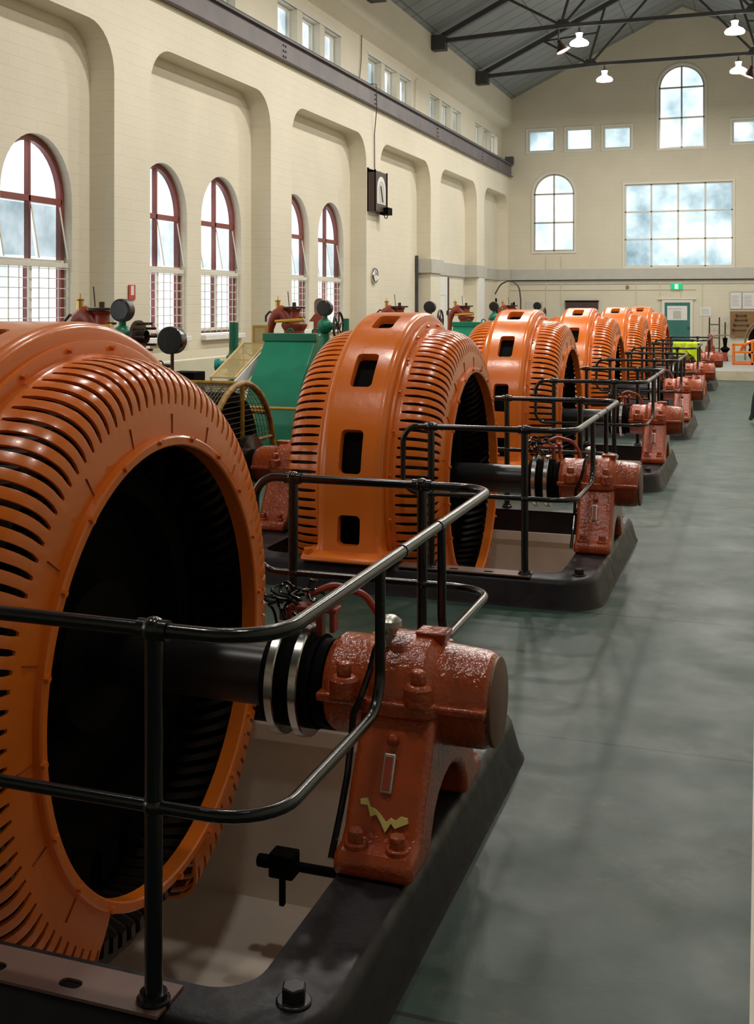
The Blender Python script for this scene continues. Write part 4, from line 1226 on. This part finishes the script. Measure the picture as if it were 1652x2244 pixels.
# far end of the left wall: tall board, white door, workbench, gooseneck
m = MB().box((-9.40, 33.19, 0), (-9.33, 33.26, 3.5)); tag(m.build('wall_post', M['truss']), 'tall narrow dark strip standing against the pillar at the start of the grey band', 'post')
r = MB(); r.box((-9.42, 35.0, 0), (-9.36, 36.9, 2.95)); d_ = struct(r.build('door_1', M['white'], bevel=.01))
m = MB(); m.ringprism([(35.3, 1.2), (36.5, 1.2), (36.5, 2.4), (35.3, 2.4)], [(35.34, 1.24), (36.46, 1.24), (36.46, 2.36), (35.34, 2.36)], 'X', -9.365, -9.35); m.build('panel_moulding', M['whiteframe'], d_)
m = MB().box((-9.37, 36.8, 0), (-9.33, 36.9, 2.95)); m.build('door_jamb', M['brown'], d_)
r = MB(); r.box((-9.0, 39.5, 0), (-8.95, 40.35, 3.0)); struct(r.build('trim_5', M['white']))
rb = empty('workbench', (-8.3, 41.2, ZSTEP), 'rust-red workbench in the far left corner', 'workbench')
MB().box((-.55, -.7, 1.28), (.45, .7, 1.36)).build('bench_top', M['rustdull'], rb, bevel=.01)
MB().box((-.5, -.65, .4), (.40, .65, .46)).build('shelf', M['rustdull'], rb)
for x in (-.5, .4):
    for y in (-.65, .6): MB().box((x, y, 0), (x + .05, y + .05, 1.28)).build('leg', M['rustdull'], rb)
rnd = random.Random(5)
BL = ['black bottle-shaped insulator on the far workbench, leftmost and tallest', 'short black insulator second from the left on the far workbench', 'stubby black insulator third from the left on the far workbench', 'squat black insulator beside the far gauge, rightmost on the bench']
for i, (x, y, h) in enumerate(((-8.62, 40.7, .68), (-8.5, 41.2, .46), (-8.4, 41.55, .42), (-8.2, 41.75, .55))):
    m = MB().lathe([(0, 0), (0, .09), (h * .55, .09), (h * .6, .05), (h * .7, .04), (h * .75, .055), (h * .8, .04), (h, .03), (h, 0)], 'Z', seg=14)
    tag(m.build('insulator', M['dark'], None, (x, y, ZSTEP + 1.36)), BL[i], 'insulator', 'black insulators on the far workbench')
r = empty('gooseneck_lamp', (-8.2, 43.0, ZSTEP), 'tall dark gooseneck bending over in the far left corner', 'lamp')
m = MB(); m.tube(fillet([(0, 0, 0), (0, 0, 2.0), (-.05, 0, 2.45), (-.35, 0, 2.75), (-.75, 0, 2.55), (-.95, 0, 2.2)], .35, 8), .025, 8); m.build('neck', M['brown'], r)
MB().lathe([(0, .15), (.03, .15), (.05, .03)], 'Z', seg=16).build('foot', M['dark'], r)
m = MB().box((-.28, -.25, 0), (.28, .25, 1.95)); tag(m.build('machine_cabinet', M['band'], None, (-7.9, 44.0, ZSTEP), bevel=.03), 'grey machine cabinet in the far corner behind the round gauge', 'cabinet')

# end wall: door, exit sign, panel, notices, tools
DX0, DX1 = -3.29, -2.40
d = MB(); d.box((DX0, YW - .06, ZSTEP), (DX1, YW - .015, 2.14)); d_ = struct(d.build('door_2', M['doorgreen'], bevel=.006))
m = MB(); m.ringprism([(DX0 - .10, ZSTEP), (DX1 + .10, ZSTEP), (DX1 + .10, 2.24), (DX0 - .10, 2.24)], [(DX0, ZSTEP), (DX1, ZSTEP), (DX1, 2.14), (DX0, 2.14)], 'Y', YW - .07, YW + .01); m.box((DX0 - .24, YW - .09, 2.25), (DX1 + .2, YW, 2.30)); m.build('door_frame', M['whiteframe'], d_, bevel=.006)
m = MB().box((DX0 + .09, YW - .064, 1.50), (DX1 - .10, YW - .058, 2.02)); m.build('door_pane', M['paper'], d_)  # opaque white stands in for daylight mirrored in the door glass
m = MB(); m.box((DX0 + .30, YW - .07, 1.55), (DX0 + .58, YW - .063, 1.84)); m.box((DX0 + .12, YW - .067, 1.90), (DX0 + .60, YW - .063, 1.93)); m.build('painted_reflection', M['band'], d_)  # grey shapes painted as reflections on the pane
m = MB().cyl((DX1 - .06, YW - .13, 1.22), (DX1 - .06, YW - .06, 1.22), .035, seg=12); m.build('door_knob', M['brown'], d_)
r = empty('exit_sign', (-2.87, YW - .06, 2.62), 'small lit green emergency exit sign above the green door', 'exit sign')
MB().box((-.20, -.03, 0), (.20, .05, .21)).build('box', M['exitg'], r, bevel=.006)
m = MB(); m.ringprism([(-.06, .02), (.06, .02), (.06, .19), (-.06, .19)], [(-.042, .035), (.042, .035), (.042, .175), (-.042, .175)], 'Y', -.034, -.03)
m.lathe([(-.034, .0), (-.034, .016), (-.03, .016)], 'Y', (.0, 0, .155), seg=12); m.bar((0, -.032, .14), (-.01, -.032, .09), .022, .004, up=(0, 1, 0)); m.bar((-.01, -.032, .09), (.03, -.032, .045), .014, .004, up=(0, 1, 0)); m.bar((-.01, -.032, .09), (-.032, -.032, .045), .014, .004, up=(0, 1, 0)); m.bar((0, -.032, .135), (.035, -.032, .11), .012, .004, up=(0, 1, 0)); m.bar((0, -.032, .135), (-.035, -.032, .11), .012, .004, up=(0, 1, 0))
m.build('pictogram', M['exitw'], r)
r = empty('switchboard', (-6.28, YW - .02, ZSTEP), 'dark brown wall panel on the end wall, behind the fourth generator crown', 'panel')
MB().box((-.6, -.12, 0), (.6, .02, 1.94)).build('cabinet', M['brown'], r, bevel=.01)
MB().box((-.62, -.15, 1.92), (.62, .02, 1.97)).build('top', M['dark'], r)
r = empty('wall_socket', (-4.62, YW - .02, 2.72), 'small round grey fitting on the end wall left of the exit sign', 'fitting')
MB().cyl((0, 0, 0), (0, -.06, 0), .06, seg=14).build('cap', M['wood'], r)
for i, (x0, x1, lab) in enumerate(((-1.02, -.64, 'framed white notice sheet on the end wall, left of the pair above the tool board'), (-.60, -.20, 'framed white notice sheet on the end wall, right of the pair above the tool board'))):
    r = empty('notice_sheet', ((x0 + x1) / 2, YW - .01, 1.92), lab, 'notice', 'framed notice sheets')
    h = (x1 - x0) / 2
    MB().box((-h, -.012, 0), (h, 0.01, .60)).build('sheet', M['paper'], r)
    m = MB(); m.ringprism([(-h - .015, -.015), (h + .015, -.015), (h + .015, .615), (-h - .015, .615)], [(-h + .005, .005), (h - .005, .005), (h - .005, .595), (-h + .005, .595)], 'Y', -.025, .01); m.build('frame', M['alu'], r)
    m = MB()
    for q in range(8): m.box((-h + .05, -.014, .10 + .05 * q), (h - .06 - .03 * (q % 3), -.012, .112 + .05 * q))
    m.build('print_lines', M['ink'], r)
r = empty('paper_notice', (-1.86, YW - .01, 1.66), 'loose white paper notice on the end wall right of the green door', 'notice')
MB().box((-.19, -.008, 0), (.19, .01, .31)).build('sheet', M['paper'], r)
m = MB()
for q in range(4): m.box((-.13, -.010, .08 + .05 * q), (.12, -.008, .09 + .05 * q))
m.build('print_lines', M['ink'], r)
r = empty('tool_board', (-.2, YW - .05, .9), 'tan wooden tool board on the end wall below the notices', 'tool board')
MB().box((-.82, -.05, 0), (.8, .03, .93)).build('board', M['pegboard'], r, bevel=.006)
for q, (z, wd) in enumerate(((.78, .30), (.62, .36), (.44, .46), (.26, .52))):
    m = MB(); m.tube([(-.45 - wd / 2, -.09, z), (-.45 + wd / 2, -.09, z)], .016, 8); m.sphere((-.45 - wd / 2, -.09, z), .045, 10, 7); m.sphere((-.45 + wd / 2, -.09, z), .04, 10, 7); m.cyl((-.45, -.1, z), (-.45, 0, z), .012, seg=6)
    tag(m.build('spanner', M['brown'], None, (-.2, YW - .05, .9)), 'dark spanner hung on the tan tool board, %s from the top' % ('first', 'second', 'third', 'lowest')[q], 'spanner', 'spanners on the tool board')
r = empty('pipe_rack', (-1.55, YW - .35, ZSTEP), 'dark upright ladder-like pipe rack right of the green door', 'rack')
for x in (-.17, .17): MB().cyl((x, 0, 0), (x + .0, .05, 1.36), .025, seg=8).build('upright', M['brown'], r)
m = MB()
for z in (.25, .62, 1.1): m.cyl((-.17, .02, z), (.17, .02, z), .02, seg=8)
m.build('rungs', M['brown'], r)
r = empty('disc_stand', (-1.18, YW - .4, ZSTEP), 'small pale disc on a dark stem beside the pipe rack', 'stand')
MB().lathe([(-.02, 0), (-.02, .10), (.02, .10), (.02, 0)], 'Y', (0, 0, 1.27), seg=20).build('disc', M['band'], r)
MB().cyl((0, 0, 0), (0, 0, 1.2), .025, seg=8).build('stem', M['brown'], r)
# small red pump and the tan curved pipe
r = empty('pump', (-1.45, 40.3, ZSTEP), 'rust-red pump with upright cylinder on the raised deck', 'pump')
r.scale = (1, 1, .86)
m = MB(); m.box((-.35, -.25, 0), (.45, .25, .32)); m.lathe([(.3, .16), (.55, .14), (.6, .09), (.95, .08), (1.0, .04), (1.02, 0)], 'Z', (-.08, 0, 0), seg=18); m.build('body', M['rustdull'], r, bevel=.02)
MB().tube(fillet([(-.08, 0, .9), (.15, 0, .97), (.5, 0, .97), (.72, 0, .85)], .1, 5), .022, 8).build('pipe', M['wood'], r)
MB().lathe([(0, .1), (.3, .06), (.45, .16), (.55, .05), (.85, .08), (.9, 0)], 'Z', (.38, .1, 0), seg=14).build('valve', M['dark'], r)
# orange machine on the raised deck
r = empty('exciter', (-.35, 38.0, ZSTEP), 'bright orange open-framed machine on the raised deck at the right edge', 'machine')
m = MB()
m.bar((-.42, 0, 0), (-.42, 0, .62), .07, .10, up=(0, 1, 0)); m.bar((-.45, 0, .61), (-.12, 0, .61), .10, .07); m.bar((-.42, 0, .38), (.5, 0, .38), .1, .07); m.bar((.12, 0, 0), (.12, 0, .7), .08, .10, up=(0, 1, 0)); m.bar((-.42, .0, .04), (.6, 0, .04), .1, .08)
m.bar((-.42, .6, 0), (-.42, .6, .62), .07, .10, up=(0, 1, 0)); m.bar((-.42, 0, .61), (-.42, .6, .61), .07, .07); m.bar((-.42, 0, .04), (-.42, .6, .04), .08, .08); m.bar((-.42, .6, .04), (.6, .6, .04), .1, .08)
m.build('frame', M['orange'], r, bevel=.012)
m = MB(); m.tube([(.3 + .5 * math.cos(a), .1, .36 + .38 * math.sin(a)) for a in [PI * q / 16 for q in range(17)]], .05, 10); m.build('yoke_arch', M['orange'], r)
m = MB().lathe([(.2, 0), (.2, .30), (.5, .30), (.5, 0)], 'Y', (.3, 0, .36), seg=28); m.build('armature', M['dark'], r)
r = empty('belt_drive', (.25, 41.2, ZSTEP), 'black belt wheel under a tan wooden hoop behind the orange machine', 'belt drive')
MB().lathe([(-.12, 0), (-.12, .62), (.12, .62), (.12, 0)], 'Y', (0, 0, .62), seg=36).build('rim', M['dark'], r)
m = MB().tube([(.72 * math.cos(a), 0, .62 + .72 * math.sin(a)) for a in [PI * q / 20 for q in range(21)]], .03, 8); m.cyl((-.72, 0, 0), (-.72, 0, .62), .03, seg=8); m.cyl((.72, 0, 0), (.72, 0, .62), .03, seg=8); m.build('hoop', M['wood'], r)


# ------------------------------------------------------------------ cloth on a railing, rag
def drape(name, mat, x0, x1, y, zt, d1, d2, seed, label, cat):
    rnd = random.Random(seed); nx, nt = 26, 22; vs = []
    for i in range(nx + 1):
        u = i / nx; x = x0 + (x1 - x0) * u
        e1 = d1 * (0.8 + .25 * math.sin(u * 7 + 1)); e2 = d2 * (0.85 + .2 * math.sin(u * 5))
        for j in range(nt + 1):
            v = j / nt * 2 - 1
            wv = .038 * math.sin(u * 21 + 1.2 * v) * abs(v) + .016 * math.sin(u * 47 + 4 * v) * abs(v)
            if abs(v) < .15: th = v / .15 * PI / 2; yy = .032 * math.sin(th); z = zt + .032 * math.cos(th)
            else:
                s = (abs(v) - .15) / .85; yy = math.copysign(.032 + .02 * s, v); z = zt - s * (e1 if v < 0 else e2)
            vs.append((x + .03 * math.sin(6 * v + u * 3) * abs(v), y + yy + wv, z))
    m = MB().add(vs, [(i * (nt + 1) + j, (i + 1) * (nt + 1) + j, (i + 1) * (nt + 1) + j + 1, i * (nt + 1) + j + 1) for i in range(nx) for j in range(nt)])
    o = m.build(name, M[mat], smooth=80)
    s = o.modifiers.new('thickness', 'SOLIDIFY'); s.thickness = .006; s.offset = 1
    return tag(o, label, cat)


drape('safety_vest', 'vest', -1.80, -1.24, Y0 + DY * 4 + 1.36, 1.222, .40, .36, 2, 'fluorescent yellow safety vest draped over the railing of the fifth generator', 'vest')
m = MB(); rnd = random.Random(9)
for i in range(7): m.sphere((rnd.uniform(-.05, .05), rnd.uniform(-.03, .03), rnd.uniform(-.05, .05)), rnd.uniform(.03, .05), 8, 6, (1, .6, .8))
tag(m.build('rag', M['rag'], None, (-2.40, Y0 + DY + 1.36, 1.09)), 'crumpled grey rag tied to the looped rail end in front of the third generator', 'rag')


# ------------------------------------------------------------------ person stepping out at the right edge
def person(loc):
    r = empty('person', loc, 'person in dark trousers striding at the right edge of the aisle, one leg in view', 'person')
    V_ = {'pelvis': (0, 0, .95), 'belly': (0, 0, 1.10), 'chest': (.01, 0, 1.32), 'neck': (.0, 0, 1.50), 'head0': (-.02, 0, 1.58), 'head': (-.03, 0, 1.68), 'crown': (-.02, 0, 1.75),
          'hipL': (-.03, -.10, .90), 'kneeL': (-.30, -.10, .50), 'ankL': (-.36, -.10, .10), 'toeL': (-.43, -.10, .045),
          'hipR': (.03, .10, .90), 'kneeR': (.12, .10, .48), 'ankR': (.36, .10, .14), 'toeR': (.27, .10, .04),
          'shL': (.01, -.19, 1.44), 'elL': (.12, -.24, 1.17), 'wrL': (.06, -.23, .94), 'shR': (.01, .19, 1.44), 'elR': (-.02, .24, 1.16), 'wrR': (-.13, .22, .95)}
    R_ = {'pelvis': .145, 'belly': .135, 'chest': .15, 'neck': .06, 'head0': .07, 'head': .095, 'crown': .06, 'hipL': .10, 'kneeL': .07, 'ankL': .05, 'toeL': .04, 'hipR': .10, 'kneeR': .07, 'ankR': .05, 'toeR': .04,
          'shL': .06, 'elL': .045, 'wrL': .033, 'shR': .06, 'elR': .045, 'wrR': .033}
    E_ = [('pelvis', 'belly'), ('belly', 'chest'), ('chest', 'neck'), ('neck', 'head0'), ('head0', 'head'), ('head', 'crown')]
    for s in 'LR':
        E_ += [('pelvis', 'hip' + s), ('hip' + s, 'knee' + s), ('knee' + s, 'ank' + s), ('ank' + s, 'toe' + s), ('chest', 'sh' + s), ('sh' + s, 'el' + s), ('el' + s, 'wr' + s)]
        w0 = Vector(V_['wr' + s]); dirn = (w0 - Vector(V_['el' + s])).normalized()
        V_['palm' + s] = tuple(w0 + dirn * .06); R_['palm' + s] = .03; E_.append(('wr' + s, 'palm' + s))
        for f in range(4):
            p = Vector(V_['palm' + s]); a = p + dirn * .045 + Vector(((f - 1.5) * .017, 0, 0)); b = a + dirn * (.035 + .006 * (f in (1, 2))) + Vector((-.012, 0, 0))
            V_['f%d%s' % (f, s)] = tuple(a); V_['g%d%s' % (f, s)] = tuple(b); R_['f%d%s' % (f, s)] = .009; R_['g%d%s' % (f, s)] = .008
            E_ += [('palm' + s, 'f%d%s' % (f, s)), ('f%d%s' % (f, s), 'g%d%s' % (f, s))]
        V_['t' + s] = tuple(w0 + dirn * .06 + Vector((-.045, 0, 0))); R_['t' + s] = .009; E_.append(('wr' + s, 't' + s))
    names = list(V_); me = bpy.data.meshes.new('body'); me.from_pydata([V_[n] for n in names], [(names.index(a), names.index(b)) for a, b in E_], [])
    for mm in ('denim', 'jacket', 'skin'): me.materials.append(M[mm])
    o = bpy.data.objects.new('body', me); COL.objects.link(o); o.parent = r
    sk = o.modifiers.new('skin', 'SKIN')
    for i, n in enumerate(names): me.skin_vertices[0].data[i].radius = (R_[n], R_[n]); me.skin_vertices[0].data[i].use_root = (n == 'pelvis')
    sk.use_smooth_shade = True
    sb = o.modifiers.new('sub', 'SUBSURF'); sb.levels = 1; sb.render_levels = 2
    dg = bpy.context.evaluated_depsgraph_get(); ev = o.evaluated_get(dg); me2 = bpy.data.meshes.new_from_object(ev); o.modifiers.clear(); o.data = me2
    me2.materials.clear()
    for mm in ('denim', 'jacket', 'skin', 'shoe'): me2.materials.append(M[mm])
    for p in me2.polygons:
        c = p.center
        p.material_index = 3 if c.z < .085 else 0 if c.z < .93 and abs(c.y) < .19 else 2 if c.z > 1.5 or (abs(c.y) > .19 and c.z < .96) else 1
        p.use_smooth = True
    m = MB(); m.sphere((-.01, 0, 1.70), .105, 16, 10, (1.05, .9, .85)); m.v = [v for v in m.v]; h = m.build('hair', M['hair'], r)
    m = MB(); m.sphere((-.125, 0, 1.665), .018, 8, 6, (1.2, .7, 1)); m.build('nose', M['skin'], r)
    return r


person((.235, 22.3, 0))
